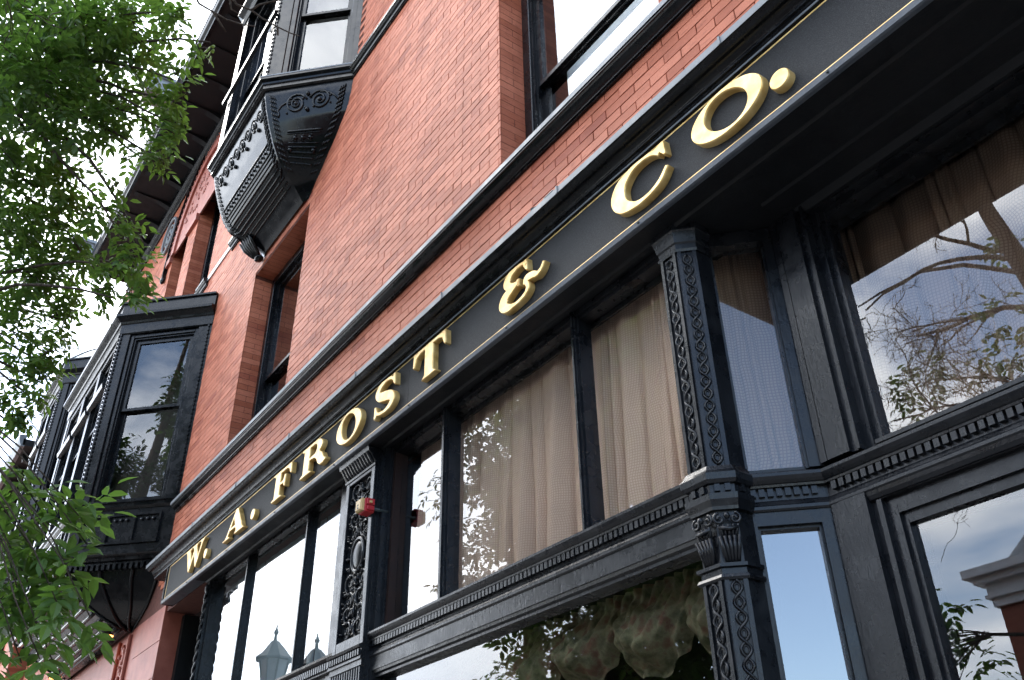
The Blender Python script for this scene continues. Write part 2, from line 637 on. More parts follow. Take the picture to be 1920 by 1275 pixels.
        if s.rnd is not None:
            at = me.attributes.new('rnd', 'FLOAT', 'POINT')
            at.data.foreach_set('value', s.rnd)
        me.validate()
        return link(name, me, parent, org, **tags)


def link(name, me, parent, org, **tags):
    ob = bpy.data.objects.new(name, me)
    COL.objects.link(ob)
    if parent is not None:
        ob.parent = parent
        ob.location = Vector(org) - Vector(parent['_w'])
    else:
        ob.location = org
    ob['_w'] = tuple(org)
    for k, v in tags.items():
        ob[k] = v
    return ob


def empty(name, at, parent=None, **tags):
    return link(name, None, parent, W(at), **tags)


def arc(cx, cy, rx, ry, a0, a1, n):
    return [(cx + rx * cos(RAD(a0 + (a1 - a0) * i / n)), cy + ry * sin(RAD(a0 + (a1 - a0) * i / n))) for i in range(n + 1)]


# ------------------------------------------------------------------ ground
g = MB()
g.box(-160, 160, -5.6, 60, -0.9, -0.4)
g.build('pavement', 'paving', base=(0, 0, -0.4), kind='structure')
g = MB()
g.box(-160, 160, -5.85, -5.6, -0.9, -0.41)
g.build('kerb', 'paving', base=(0, -5.7, -0.4), kind='structure')
g = MB()
g.box(-160, 160, -17.5, -5.85, -0.95, -0.58)
g.build('road', 'asphalt', base=(0, -12, -0.6), kind='structure')
g = MB()
g.box(-160, 160, -120, -17.5, -0.9, -0.42)
g.build('far_pavement', 'paving', base=(0, -40, -0.4), kind='structure')

# ------------------------------------------------------------------ the building
BLD = empty('brick_building', (-5, 0.3, -0.4), label='red brick commercial building with black painted trim and a shop front', category='building')
BL, BH, JT = 0.264, 0.0765, 0.0052
WX0, WX1 = -21.0, 2.2
OPEN = [(-9.83, -8.09, 6.10, 8.80), (-4.067, -2.35, 6.10, 8.80), (-15.72, -14.72, 10.28, 13.3), (-14.11, -12.49, 10.28, 13.3), (-0.1, 1.6, 6.10, 8.8),
        (-7.9, -9.0, 0, 0)]
OPEN = OPEN[:5]
HIDE = [(-10.6, -7.12, 10.2, 13.6), (-17.6, -11.62, 4.6, 9.5)]     # walled behind the oriel and the bay
ZB0, ZB1 = 5.02, 14.95


def inrect(x, z, R):
    return any(a < x < b and c < z < d for a, b, c, d in R)


# mortar backing: a slab with the openings left out
xs = sorted({WX0, WX1, *[o[0] for o in OPEN], *[o[1] for o in OPEN]})
zs = sorted({4.63, ZB1 + 0.3, *[o[2] for o in OPEN], *[o[3] for o in OPEN]})
g = MB()
for i in range(len(xs) - 1):
    for j in range(len(zs) - 1):
        if not inrect((xs[i] + xs[i + 1]) / 2, (zs[j] + zs[j + 1]) / 2, OPEN):
            g.box(xs[i], xs[i + 1], 0.010, 0.34, zs[j], zs[j + 1])
g.build('wall', 'mortar', BLD)

# bricks
bricks = []
nrow = int((ZB1 - ZB0) / BH)
for r in range(nrow):
    z0 = 5.0 + r * BH + JT / 2
    z1 = z0 + BH - JT
    zc = (z0 + z1) / 2
    cuts = [(WX0, WX1)]
    for a, b, c, d in OPEN:
        if c - 0.02 < zc < d + 0.02:
            nc = []
            for (p, q) in cuts:
                if b <= p or a >= q:
                    nc.append((p, q))
                else:
                    if a > p:
                        nc.append((p, a))
                    if b < q:
                        nc.append((b, q))
            cuts = nc
    off = 0.5 * BL if r % 2 else 0
    for (p, q) in cuts:
        k = math.floor((p + off) / BL)
        x = k * BL - off
        while x < q - 0.01:
            a, b = max(p, x + JT / 2), min(q, x + BL - JT / 2)
            if x <= p:
                a = p
            if x + BL >= q:
                b = q
            if b - a > 0.02 and not inrect((a + b) / 2, zc, HIDE):
                bricks.append((a, b, z0, z1))
            x += BL


def look(x, y, z):
    """distance-based size of a brick as seen from the pavement below the sign"""
    d2 = x * x + (y + 2.85) ** 2 + (z - 1.6) ** 2
    return (y + 2.85) / d2 ** 1.5


VIS = [b for b in bricks if b[0] > -17 and (b[1] < -2.3 or b[3] < 6.1) and b[2] > 5.45 and not (b[2] < 6.1 and b[2] > 5.93) and b[1] < -1.35
       and b[2] < 8.6 and (b[2] < 6.0 or b[1] < -4.0)]
VIS.sort(key=lambda b: -look((b[0] + b[1]) / 2, 0, b[2]) * (b[1] - b[0]))
single = set(VIS[:300])
rng = random.Random(3)
bm_cache = {}
rest = MB()
for b in bricks:
    jy = rng.uniform(-0.0018, 0.0018)
    if b in single:
        key = round(b[1] - b[0], 3)
        if key not in bm_cache:
            q = MB()
            w = b[1] - b[0]
            q.fbox(FAC, -w / 2, w / 2, -0.03, 0.0, 0, b[3] - b[2], 0.0022)
            me = bpy.data.meshes.new('brick')
            me.from_pydata([(p[0] * S, p[1] * S, p[2] * S) for p in q.v], [], q.f)
            me.materials.append(MT['brick'])
            bm_cache[key] = me
        ob = link('brick', bm_cache[key], BLD, W(((b[0] + b[1]) / 2, jy, b[2])))
        ob.rotation_euler = (rng.uniform(-0.012, 0.012), 0, rng.uniform(-0.006, 0.006))
    else:
        rest.fbox(FAC, b[0], b[1], -0.03, -jy, b[2], b[3], 0.0022)
rest.build('bricks', 'brick', BLD, kind='stuff')


# brick reveals of the two near windows: bricks laid on the jambs and the head
rv = MB()
for (x0, x1, zb, zt) in OPEN[:2] + OPEN[4:5]:
    for r in range(nrow):
        z0 = 5.0 + r * BH + JT / 2
        z1 = z0 + BH - JT
        if zb < z0 and z1 < zt + 0.02:
            sp = 0.14 if r % 2 else 0.235
            for y0, y1 in ((0.0125, sp - JT), (sp, 0.25)) if sp < 0.23 else ((0.0125, 0.25),):
                rv.box(x0 - 0.03, x0 + 0.0 + rng.uniform(0.0005, 0.002), y0, y1, z0, z1)
                rv.box(x1 - rng.uniform(0.0005, 0.002), x1 + 0.03, y0, y1, z0, z1)
    n = int((x1 - x0) / 0.0765)
    for i in range(n):
        a = x0 + i * (x1 - x0) / n
        rv.box(a + 0.003, a + (x1 - x0) / n - 0.003, 0.0125, 0.25, zt - 0.0015, zt + 0.03)
rv.build('reveal_bricks', 'brick', BLD, kind='stuff')
# soldier-like flat head above each opening, and the pale rubbed joints
# dark rooms behind the upper windows
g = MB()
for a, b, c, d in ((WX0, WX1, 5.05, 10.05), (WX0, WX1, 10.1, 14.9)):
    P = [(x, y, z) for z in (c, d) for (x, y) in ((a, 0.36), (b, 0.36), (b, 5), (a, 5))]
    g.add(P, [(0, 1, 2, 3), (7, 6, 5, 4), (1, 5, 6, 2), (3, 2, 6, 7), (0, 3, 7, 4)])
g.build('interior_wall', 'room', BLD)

# ---- mouldings of the facade
OPATH = [(-7.10, 0), (-7.94, -0.84), (-9.80, -0.84), (-10.60, 0)]
prof_sill = [(0.0, 5.985), (0.022, 5.985), (0.022, 6.0), (0.034, 6.0), (0.036, 6.012), (0.05, 6.016), (0.066, 6.026), (0.080, 6.040), (0.087, 6.052), (0.098, 6.054), (0.0985, 6.105), (0.0, 6.16)]
g = MB()
g.sweep([(WX1, 0), (-11.5, 0)], prof_sill)
g.build('sill_course', 'black', BLD)
g = MB()
g.sweep([(WX1, 0), (-11.52, 0)], [(0.0, 6.163), (0.10, 6.108), (0.103, 6.108), (0.103, 6.070), (0.1055, 6.070), (0.1055, 6.112), (0.0, 6.168)])
g.build('sill_flashing', 'flash', BLD)
prof_str = [(0.0, 10.12), (0.02, 10.12), (0.02, 10.14), (0.034, 10.145), (0.04, 10.17), (0.06, 10.185), (0.075, 10.205), (0.085, 10.208), (0.085, 10.255), (0.0, 10.29)]
g = MB()
g.sweep([(WX1, 0), (-7.12, 0)], prof_str)
g.build('string_course', 'black', BLD)
g = MB()
g.sweep([(-10.58, 0), (-11.25, 0)], prof_str)
g.build('string_course', 'black', BLD)
g = MB()
g.sweep([(-11.25, 0), (-12.35, 0)], [(0, 10.22), (0.02, 10.22), (0.024, 10.30), (0, 10.31)])
g.build('lead_flashing', 'white', BLD)
g = MB()
g.sweep([(-12.35, 0), (-12.75, 0)], prof_str)
g.build('string_course', 'black', BLD)
g = MB()
g.sweep([(-12.80, 0), (-15.9, 0)], [(0, 10.15), (0.05, 10.15), (0.07, 10.24), (0.0, 10.29)])
g.build('string_course', 'black', BLD)

# shop-front cornice above the sign
SX1, SX0 = 2.2, -11.35
prof_c = [(0.02, 5.036), (0.150, 5.040), (0.162, 5.042), (0.162, 5.060), (0.172, 5.062), (0.172, 5.078), (0.184, 5.080), (0.186, 5.096)]
for i in range(9):
    a = i / 8
    prof_c.append((0.188 + 0.082 * a, 5.100 + 0.048 * (a + 0.22 * sin(2 * pi * a))))
prof_c += [(0.276, 5.150), (0.276, 5.186), (0.0, 5.25)]
g = MB()
g.sweep([(SX1, 0), (SX0, 0)], prof_c)
g.build('shop_cornice', 'black', BLD)
g = MB()
g.sweep([(SX1, 0), (SX0, 0)], [(0.0, 5.256), (0.279, 5.190), (0.2795, 5.152), (0.283, 5.150), (0.284, 5.193), (0.0, 5.264)])
g.build('cornice_flashing', 'flash', BLD)
g = MB()
for x in [SX0 + 0.4 + i * 1.31 for i in range(10)]:
    g.sweep([(x + 0.006, 0), (x - 0.006, 0)], [(0.0, 5.262), (0.27, 5.2), (0.2855, 5.196), (0.2855, 5.148), (0.2885, 5.148), (0.289, 5.2), (0.0, 5.27)])
g.build('flashing_seam', 'flash', BLD)
g = MB()
g.sweep([(SX1, 0), (SX0 + .02, 0)], [(0.163, 5.046), (0.1665, 5.046), (0.1665, 5.058), (0.163, 5.058)])
g.build('fillet', 'flash', BLD)


# ---- sash windows
def sash_window(parent, fr, u0, u1, z0, z1, d=0.0, zr=None, cw=0.085, name='window', room=False, mt='black', lower_in=0.05):
    """casing, two sashes (the lower one set further in) and a pane in each; d = outer face of the casing"""
    wn = empty(name, fr.p((u0 + u1) / 2, d, z0), parent) if parent is BLD else parent
    g = MB()
    for a, b, e in ((u0, u0 + cw, 0), (u1 - cw, u1, 0)):
        g.fbox(fr, a, b, d - 0.16, d, z0, z1, 0.006)
    g.fbox(fr, u0 + cw, u1 - cw, d - 0.16, d - 0.002, z1 - cw, z1, 0.006)
    for k, (w, dd) in enumerate(((cw + 0.022, -0.022), (cw + 0.036, -0.045))):   # stepped stops
        g.fbox(fr, u0 + cw, u0 + w, d - 0.15, d + dd, z0, z1 - cw)
        g.fbox(fr, u1 - w, u1 - cw, d - 0.15, d + dd, z0, z1 - cw)
        g.fbox(fr, u0 + w, u1 - w, d - 0.15, d + dd - 0.001, z1 - w, z1 - cw)
    g.build('casing', mt, wn)
    a, b = u0 + cw + 0.036, u1 - cw - 0.036
    zt = z1 - cw - 0.036
    zr = zr or (z0 + zt) / 2
    sw = 0.05
    for (s0, s1, dd, rb, rt) in ((zr - 0.02, zt, -0.055, 0.04, 0.05), (z0 + 0.0, zr + 0.02, -0.055 - lower_in, 0.085, 0.04)):
        g = MB()
        g.fbox(fr, a, a + sw, d + dd - 0.04, d + dd, s0, s1)
        g.fbox(fr, b - sw, b, d + dd - 0.04, d + dd, s0, s1)
        g.fbox(fr, a + sw, b - sw, d + dd - 0.04, d + dd - 0.001, s0, s0 + rb)
        g.fbox(fr, a + sw, b - sw, d + dd - 0.04, d + dd - 0.001, s1 - rt, s1)
        g.build('sash', mt, wn)
        g = MB()
        g.fbox(fr, a + sw - 0.004, b - sw + 0.004, d + dd - 0.028, d + dd - 0.022, s0 + rb - 0.004, s1 - rt + 0.004)
        g.build('pane', 'glass', wn)
    return wn


for (a, b, c, dd) in OPEN[:2] + OPEN[4:5]:
    w_ = sash_window(BLD, FAC, a + 0.005, b - 0.005, 6.17, dd - 0.005, -0.235, zr=7.20, cw=0.10)
    g = MB()
    g.fbox(FAC, a + 0.14, b - 0.14, -0.62, -0.60, 6.9, dd - 0.1)
    g.build('blind', 'white', w_)
    g = MB()
    g.fbox(FAC, a + 0.002, b - 0.002, -0.34, -0.01, 6.10, 6.17)
    g.build('sill', 'black', w_)
for (a, b, c, dd) in OPEN[2:4]:
    w_ = sash_window(BLD, FAC, a + 0.005, b - 0.005, 10.30, 13.28, -0.26, zr=11.7, cw=0.08)
# jamb bricks of the arched pair
g = MB()
for (x0, x1, zb, zt) in OPEN[2:4]:
    for r in range(nrow):
        z0 = 5.0 + r * BH + JT / 2
        if zb < z0 < 13.2:
            g.box(x0 - 0.03, x0 + 0.0015, 0.0125, 0.25, z0, z0 + BH - JT)
            g.box(x1 - 0.0015, x1 + 0.03, 0.0125, 0.25, z0, z0 + BH - JT)
g.build('reveal_bricks', 'brick', BLD, kind='stuff')

# ---- carved terracotta arch over the paired third-floor windows
ACX, ACZ = -14.08, 12.86
def arch_band(r0, r1, d0, d1, mt, name, n=40, a0=0, a1=180):
    g = MB()
    for i in range(n):
        t0, t1 = RAD(a0 + (a1 - a0) * i / n), RAD(a0 + (a1 - a0) * (i + 1) / n)
        P = []
        for d in (d0, d1):
            for (r, tt) in ((r0, t0), (r1, t0), (r1, t1), (r0, t1)):
                P.append((ACX + r * cos(tt), -d, ACZ + r * sin(tt)))
        g.add(P, [(0, 1, 2, 3), (4, 7, 6, 5), (0, 4, 5, 1), (1, 5, 6, 2), (2, 6, 7, 3), (3, 7, 4, 0)])
    return g.build(name, mt, BLD)
arch_band(1.50, 1.66, -0.005, 0.055, 'terra', 'arch_ring')
arch_band(1.67, 1.90, -0.005, 0.030, 'terra', 'arch_ring')
arch_band(1.92, 1.98, -0.005, 0.075, 'black', 'hood_mould')
arch_band(0.0, 1.49, -0.02, 0.012, 'terra', 'arch_panel')
g = MB()
for i in range(46):        # carved beads and leaves round the arch
    a = RAD(2 + 176 * i / 45)
    for rr, sz in ((1.73, 0.035), (1.80, 0.028), (1.86, 0.022)):
        g.blob((ACX + rr * cos(a + 0.01 * (rr * 7 % 1)), -0.035, ACZ + rr * sin(a)), (sz, 0.022, sz), 5, 3)
for i in range(70):
    a, rr = RAD(rng.uniform(3, 177)), 1.4 * sqrt(rng.random())
    if rr * sin(a) > 0.45:
        g.blob((ACX + rr * cos(a), -0.018, ACZ + rr * sin(a)), (rng.uniform(.03, .08), 0.025, rng.uniform(.03, .08)), 6, 3)
g.build('arch_carving', 'terra', BLD)
for a, b in ((-16.0, -15.72), (-14.72, -14.11), (-12.49, -12.1)):
    g = MB()
    g.box(a, b, -0.06, 0.0, 12.72, 12.88)
    g.build('impost', 'terra', BLD)
for s_ in (-1, 1):       # hood returns down the wall
    g = MB()
    g.box(ACX + s_ * 1.95 - 0.03, ACX + s_ * 1.95 + 0.03, -0.075, 0.0, 12.45, 12.86)
    g.blob((ACX + s_ * 1.95, -0.05, 12.43), (0.06, 0.05, 0.08), 8, 6)
    g.build('hood_stop', 'black', BLD)
# round cast medallions in the spandrels
for x in (-16.55, -11.6):
    g = MB()
    pts = [(x + 0.42 * cos(a * pi / 12), -0.03, 13.95 + 0.42 * sin(a * pi / 12)) for a in range(25)]
    g.tube(pts, 0.035, 6, False)
    pts = [(x + 0.26 * cos(a * pi / 12), -0.02, 13.95 + 0.26 * sin(a * pi / 12)) for a in range(25)]
    g.tube(pts, 0.02, 6, False)
    for k in range(8):
        g.blob((x + 0.14 * cos(k * pi / 4), -0.02, 13.95 + 0.14 * sin(k * pi / 4)), (0.05, 0.03, 0.05), 6, 4)
    g.build('medallion', 'flash', BLD, smooth=True)

# ---- eaves
EX0, EX1 = -20.3, 2.2
EY, EZ = -1.0, 14.95
g = MB()
g.sweep([(EX1, 0), (EX0, 0)], [(0.0, 14.62), (0.03, 14.62), (0.035, 14.70), (0.07, 14.72), (0.08, 14.80), (0.12, 14.83), (0.14, 14.98), (0.0, 14.99)])
g.build('frieze', 'black', BLD)
eave = empty('eave', (-9, -0.5, 14.9), BLD)
g = MB()
g.box(EX0, EX1, EY + 0.02, 0.3, EZ, EZ + 0.10)
g.build('soffit', 'soffit', eave)
g = MB()
g.sweep([(EX1, EY), (EX0, EY), (EX0, 0.0)], [(-0.04, EZ - 0.03), (0.02, EZ - 0.03), (0.03, EZ + 0.02), (0.075, EZ + 0.06), (0.10, EZ + 0.13), (0.10, EZ + 0.17), (-0.04, EZ + 0.17)])
g.build('gutter', 'metalblack', eave)
g = MB()
g.sweep([(EX1, EY), (EX0, EY)], [(0.101, EZ + 0.13), (0.107, EZ + 0.13), (0.107, EZ + 0.18), (0.0, EZ + 0.20), (0.0, EZ + 0.175), (0.101, EZ + 0.172)])
g.build('gutter_edge', 'flash', eave)
g = MB()
g.add([(EX0, EY, EZ + 0.17), (EX1, EY, EZ + 0.17), (EX1, 4.5, EZ + 2.6), (EX0, 4.5, EZ + 2.6), (EX0, 4.5, EZ + .17), (EX1, 4.5, EZ + .17)],
      [(0, 1, 2, 3), (0, 3, 4), (1, 5, 2), (3, 2, 5, 4)])
g.build('roof_slope', 'soffit', eave)
for i in range(24):
    x = EX0 + 0.3 + i * 0.80
    g = MB()
    prof = [(0.0, 14.98), (0.0, 14.84), (0.10, 14.83), (0.22, 14.87), (0.40, 14.91), (0.62, 14.915), (0.80, 14.92), (0.88, 14.94), (0.88, 14.98)]
    g.sweep([(x + 0.07, 0.0), (x - 0.07, 0.0)], prof)
    g.build('bracket', 'soffit', eave)
for x in (-13.9, -20.0):
    g = MB()
    g.box(x - 0.22, x + 0.22, EY - 0.55, EY - 0.11, EZ + 0.05, EZ + 0.42)
    g.box(x - 0.27, x + 0.27, EY - 0.60, EY - 0.06, EZ + 0.42, EZ + 0.50)
    g.tube([(x, EY - 0.15, EZ + 0.2), (x, EY + 0.2, EZ + 0.1)], 0.03)
    g.build('rainwater_head', 'grey', eave)


# ------------------------------------------------------------------ projecting bays
def lerp_tab(tab, z):
    tab = sorted(tab)
    if z <= tab[0][0]:
        return tab[0][1]
    for (a, va), (b, vb) in zip(tab, tab[1:]):
        if z <= b:
            k = (z - a) / (b - a)
            return va + (vb - va) * k
    return tab[-1][1]


class Corbel:
    """the tapering base under a canted bay: depth and half-width shrink downwards"""
    def __init__(s, depth, wallx, xr, xl, z0, z1, taper=None):
        s.taper = taper
        s.depth, s.wallx, s.xr, s.xl, s.z0, s.z1 = depth, wallx, xr, xl, z0, z1
        s.cx = (xr + xl) / 2

    def front(s, u, z):         # u 0..1 from the near corner to the far one
        xr = lerp_tab(s.taper, z) if s.taper else s.xr
        xl = 2 * s.cx - xr if s.taper else s.xl
        return Vector((xr + (xl - xr) * u, -lerp_tab(s.depth, z), z))

    def side(s, u, z):          # near facet: 0 at the corner, 1 at the wall
        c = s.front(0, z)
        w = Vector((lerp_tab(s.wallx, z), 0.004, z))
        return c.lerp(w, u)

    def far(s, u, z):
        c = s.front(1, z)
        w = Vector((2 * s.cx - lerp_tab(s.wallx, z), 0.004, z))
        return c.lerp(w, u)

    def nrm(s, fn, u, z):
        a = fn(min(1, u + 0.01), z) - fn(max(0, u - 0.01), z)
        b = fn(u, z + 0.01) - fn(u, z - 0.01)
        n = a.cross(b).normalized()
        return n if n.y < 0 or n.z < -0.5 else -n

    def mesh(s, fn, nz=26, nu=6):
        g = MB()
        g.grid(lambda a, b: fn(a, s.z0 + (s.z1 - s.z0) * b), nu, nz)
        return g

    def tube(s, g, fn, uz, r, n=5, lift=0.3):
        pts = []
        for (u, z) in uz:
            pts.append(fn(u, z) + s.nrm(fn, u, z) * r * lift)
        g.tube(pts, r, n)

    def boss(s, g, fn, u, z, r):
        p = fn(u, z) + s.nrm(fn, u, z) * r * 0.3
        g.blob(p, (r, r, r), 6, 4)

    def spiral(s, g, fn, u, z, r, L, turns=1.8, dirn=1, a0=0, tube=0.014):
        uz = []
        n = int(16 * turns)
        for i in range(n + 1):
            k = i / n
            rr = r * (1 - 0.86 * k)
            a = a0 + dirn * 2 * pi * turns * k
            uz.append((u + rr * cos(a) / L, z + rr * sin(a)))
        s.tube(g, fn, uz, tube)
        s.boss(g, fn, u, z, r * 0.2)


def dentils(parent, path, z0, z1, d0, d1, w, gap, mt='black', label='dentil', trim=0.02):
    """one block per dentil along a plan polyline, all sharing one mesh per run"""
    for (a, b) in zip(path, path[1:]):
        dx, dy = b[0] - a[0], b[1] - a[1]
        l = sqrt(dx * dx + dy * dy)
        n = max(1, int((l - 2 * trim) / (w + gap)))
        st = (l - 2 * trim) / n
        fr = Frame((0, 0), (-dx, -dy))
        q = MB()
        q.fbox(fr, -w / 2, w / 2, d0, d1, 0, z1 - z0)
        me = bpy.data.meshes.new('dentil')
        me.from_pydata([(p[0] * S, p[1] * S, p[2] * S) for p in q.v], [], q.f)
        me.materials.append(MT[mt])
        for i in range(n):
            t_ = (trim + (i + 0.5) * st) / l
            link('dentil', me, parent, W((a[0] + dx * t_, a[1] + dy * t_, z0)))


# ---- third-floor oriel with its bowl-shaped base
ORI = empty('oriel_window', (-8.87, -0.4, 8.8), BLD, label='third-floor oriel with a scrolled black bowl-shaped base')
oc = Corbel([(10.14, .80), (10.05, .79), (9.86, .745), (9.64, .675), (9.41, .59), (9.23, .485), (9.14, .36), (9.09, .22), (8.98, .08), (8.93, .03)],
            [(10.14, -7.15), (9.9, -7.19), (9.685, -7.267), (9.47, -7.49), (9.235, -7.79), (9.05, -8.02), (8.93, -8.14)], -7.96, -9.78, 8.93, 10.14,
            [(10.05, -7.96), (9.4, -8.0), (9.23, -8.04), (9.14, -8.10), (9.09, -8.19), (8.93, -8.27)])
oc.mesh(oc.front, 48, 4).build('front_panel', 'metalblack', ORI, smooth=True)
oc.mesh(oc.side, 48, 4).build('side_panel', 'metalblack', ORI, smooth=True)
oc.mesh(oc.far, 48, 4).build('side_panel', 'metalblack', ORI, smooth=True)
g = MB()
g.sweep(OPATH, [(-0.3, 10.10), (-0.03, 10.12), (0.0, 10.13), (0.0, 10.185), (0.015, 10.19), (0.02, 10.215), (0.05, 10.235), (0.06, 10.24), (0.06, 10.29), (0.0, 10.31), (-0.3, 10.31)])
g.build('sill_moulding', 'metalblack', ORI)
g = MB()
g.sweep(OPATH, [(0.061, 10.272), (0.064, 10.272), (0.064, 10.293), (0.0, 10.313), (0.0, 10.311), (0.061, 10.291)])
g.build('sill_edge', 'flash', ORI)
dentils(ORI, [(-7.16, 0), (-7.965, -0.815), (-9.785, -0.815), (-10.58, 0)], 10.125, 10.175, -0.02, 0.022, 0.034, 0.03, 'metalblack')
Ls = 1.1
for fn in (oc.side, oc.far):     # scrolls and rosettes on the canted sides
    g = MB()
    oc.spiral(g, fn, 0.36, 9.87, 0.14, Ls, 2.1, 1, pi * 0.1, 0.015)
    oc.spiral(g, fn, 0.64, 9.88, 0.14, Ls, 2.1, -1, pi * 0.9, 0.015)
    oc.tube(g, fn, [(0.13 + 0.015 * sin(i), 9.72 + 0.03 * i + 0.0) if i < 4 else (0.13 + 0.05 * (i - 3), 9.83 + 0.045 * (i - 3) - 0.006 * (i - 3) ** 2) for i in range(9)], 0.013)
    oc.tube(g, fn, [(0.63 + 0.06 * i, 9.995 - 0.010 * i * i) for i in range(5)], 0.013)
    for (u, z) in ((.24, 9.76), (.30, 9.95), (.36, 10.0), (.44, 9.93), (.47, 9.80), (.53, 9.97), (.57, 9.80), (.70, 9.98), (.76, 9.92), (.77, 9.82), (.28, 9.88)):
        oc.boss(g, fn, u, z, 0.016)
    oc.boss(g, fn, 0.495, 9.99, 0.03)
    oc.boss(g, fn, 0.495, 9.77, 0.03)
    for z, r in ((9.53, 0.014), (9.505, 0.009), (9.40, 0.010), (9.36, 0.014), (9.31, 0.013), (9.26, 0.013), (9.21, 0.012)):
        oc.tube(g, fn, [(0.24 + 0.056 * k, z) for k in range(10)], r)
    for u in (.36, .48, .60):
        oc.boss(g, fn, u, 9.452, 0.028)
        for k in range(5):
            oc.boss(g, fn, u + 0.03 * cos(k * 1.257) / Ls, 9.452 + 0.03 * sin(k * 1.257), 0.014)
    for u in (.27, .70):
        oc.boss(g, fn, u, 9.33, 0.032)
    g.build('side_ornament', 'metalblack', ORI, smooth=True, kind='stuff')
g = MB()
Lf = 1.81
for k in range(4):
    uu = 0.10 + k * 0.22
    oc.spiral(g, oc.front, uu, 9.88, 0.10, Lf, 1.8, 1, 0.2)
    oc.spiral(g, oc.front, uu + 0.115, 9.88, 0.10, Lf, 1.8, -1, pi - 0.2)
    oc.boss(g, oc.front, uu + 0.057, 9.76, 0.03)
oc.tube(g, oc.front, [(0.06 + 0.088 * k, 9.47) for k in range(11)], 0.014)
oc.tube(g, oc.front, [(0.06 + 0.088 * k, 9.36) for k in range(11)], 0.012)
for k in range(17):
    u0 = 0.06 + k * 0.052
    oc.tube(g, oc.front, [(u0, 9.46), (u0, 9.37)], 0.008)
    oc.boss(g, oc.front, u0 + 0.026, 9.415, 0.020)
for z in (9.32, 9.275, 9.23, 9.19, 9.155, 9.13, 9.11, 9.09):
    oc.tube(g, oc.front, [(0.05 + 0.09 * k, z) for k in range(11)], 0.013, 6, 0.1)
g.build('front_ornament', 'metalblack', ORI, smooth=True)
for fn, us in ((oc.side, (0.045, 0.93)), (oc.front, (0.02, 0.975)), (oc.far, (0.045, 0.93))):      # acanthus borders along the edges
    for u in us:
        g = MB()
        z = 10.05
        while z > 9.16:
            p = fn(u, z)
            n = oc.nrm(fn, u, z)
            sgn = 1 if u < 0.5 else -1
            tang = (fn(min(1, u + 0.06), z) - fn(max(0, u - 0.06), z)).normalized() * sgn
            dn = (fn(u, z - 0.05) - fn(u, z)).normalized()
            for q in range(3):
                c0 = p + tang * (0.008 + 0.026 * q) + n * 0.004 + dn * 0.014 * q
                g.tube([c0, c0 + dn * 0.03 + n * (0.008 - 0.002 * q) + tang * 0.010, c0 + dn * 0.064 + n * 0.001 + tang * 0.028], [0.008, 0.010, 0.003], 5)
            z -= 0.062
        g.build('leaf_border', 'metalblack', ORI, smooth=True, kind='stuff')
for sx in (-9.60,):     # carved pendant at the foot
    g = MB()
    for k in range(6):
        a = -0.5 + k * 0.2
        g.tube([(sx + a * 0.30, -0.30, 9.13), (sx + a * 0.26, -0.22, 9.04), (sx + a * 0.16, -0.12, 8.95), (sx + a * 0.04, -0.05, 8.90)], [0.014, 0.028, 0.026, 0.010], 6)
    g.blob((sx, -0.06, 8.90), (0.09, 0.06, 0.035), 8, 5)
    g.build('pendant', 'metalblack', ORI, smooth=True)
# the oriel's windows
sideF = Frame((-7.94, -0.84), (0.80, 0.84))
SL = sqrt(.80 ** 2 + .84 ** 2)
frontF = Frame((-9.80, -0.84), (1, 0))
farF = Frame((-10.60, 0), (0.80, -0.84))
OZ = 13.25
for fr, a, b, c_, d_ in ((sideF, 0.0, 0.20, -0.01, 0.005), (sideF, SL - 0.07, SL, -0.012, 0), (frontF, 0.0, 0.20, -0.012, 0.005), (frontF, 1.66, 1.86, -0.012, 0.005), (farF, 0.0, 1.15, -0.015, 0)):
    g = MB()
    g.fbox(fr, a, b, -0.10, c_, 10.31, OZ, d_)
    g.build('corner_post', 'metalblack', ORI)
g = MB()
for k in range(38):      # beaded edge on the near post
    g.fbox(sideF, 0.012, 0.03, -0.01, 0.004, 10.36 + k * 0.078, 10.40 + k * 0.078)
    g.fbox(frontF, 1.83, 1.848, -0.012, 0.004, 10.36 + k * 0.078, 10.40 + k * 0.078)
g.build('beading', 'metalblack', ORI, kind='stuff')
sash_window(ORI, sideF, 0.20, SL - 0.07, 10.31, OZ, -0.02, zr=11.55, cw=0.07, mt='metalblack')
sash_window(ORI, frontF, 0.20, 1.66, 10.31, OZ, -0.10, zr=11.55, cw=0.10, mt='metalblack')
g = MB()
g.sweep([(-7.90, -0.845), (-9.84, -0.845)], [(0.0, 11.48), (0.045, 11.50), (0.05, 11.55), (0.0, 11.58)])
g.sweep(OPATH, [(-0.3, OZ), (0.0, OZ), (0.03, OZ + 0.04), (0.03, OZ + 0.14), (0.10, OZ + 0.20), (0.10, OZ + 0.26), (-0.3, OZ + 0.40)])
g.build('head_moulding', 'metalblack', ORI)
g = MB()
for z in (10.2, OZ + 0.1):
    g.add([(x, y, q) for q in (z, z + 0.05) for x, y in [(-7.12, 0.01), (-7.95, -0.82), (-9.79, -0.82), (-10.58, 0.01)]], [(0, 1, 2, 3), (7, 6, 5, 4)] + [(i, i + 4, (i + 1) % 4 + 4, (i + 1) % 4) for i in range(4)])
g.build('ceiling', 'soffit', ORI)
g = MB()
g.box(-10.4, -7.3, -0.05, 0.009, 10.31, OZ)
g.build('back_wall', 'room', ORI)

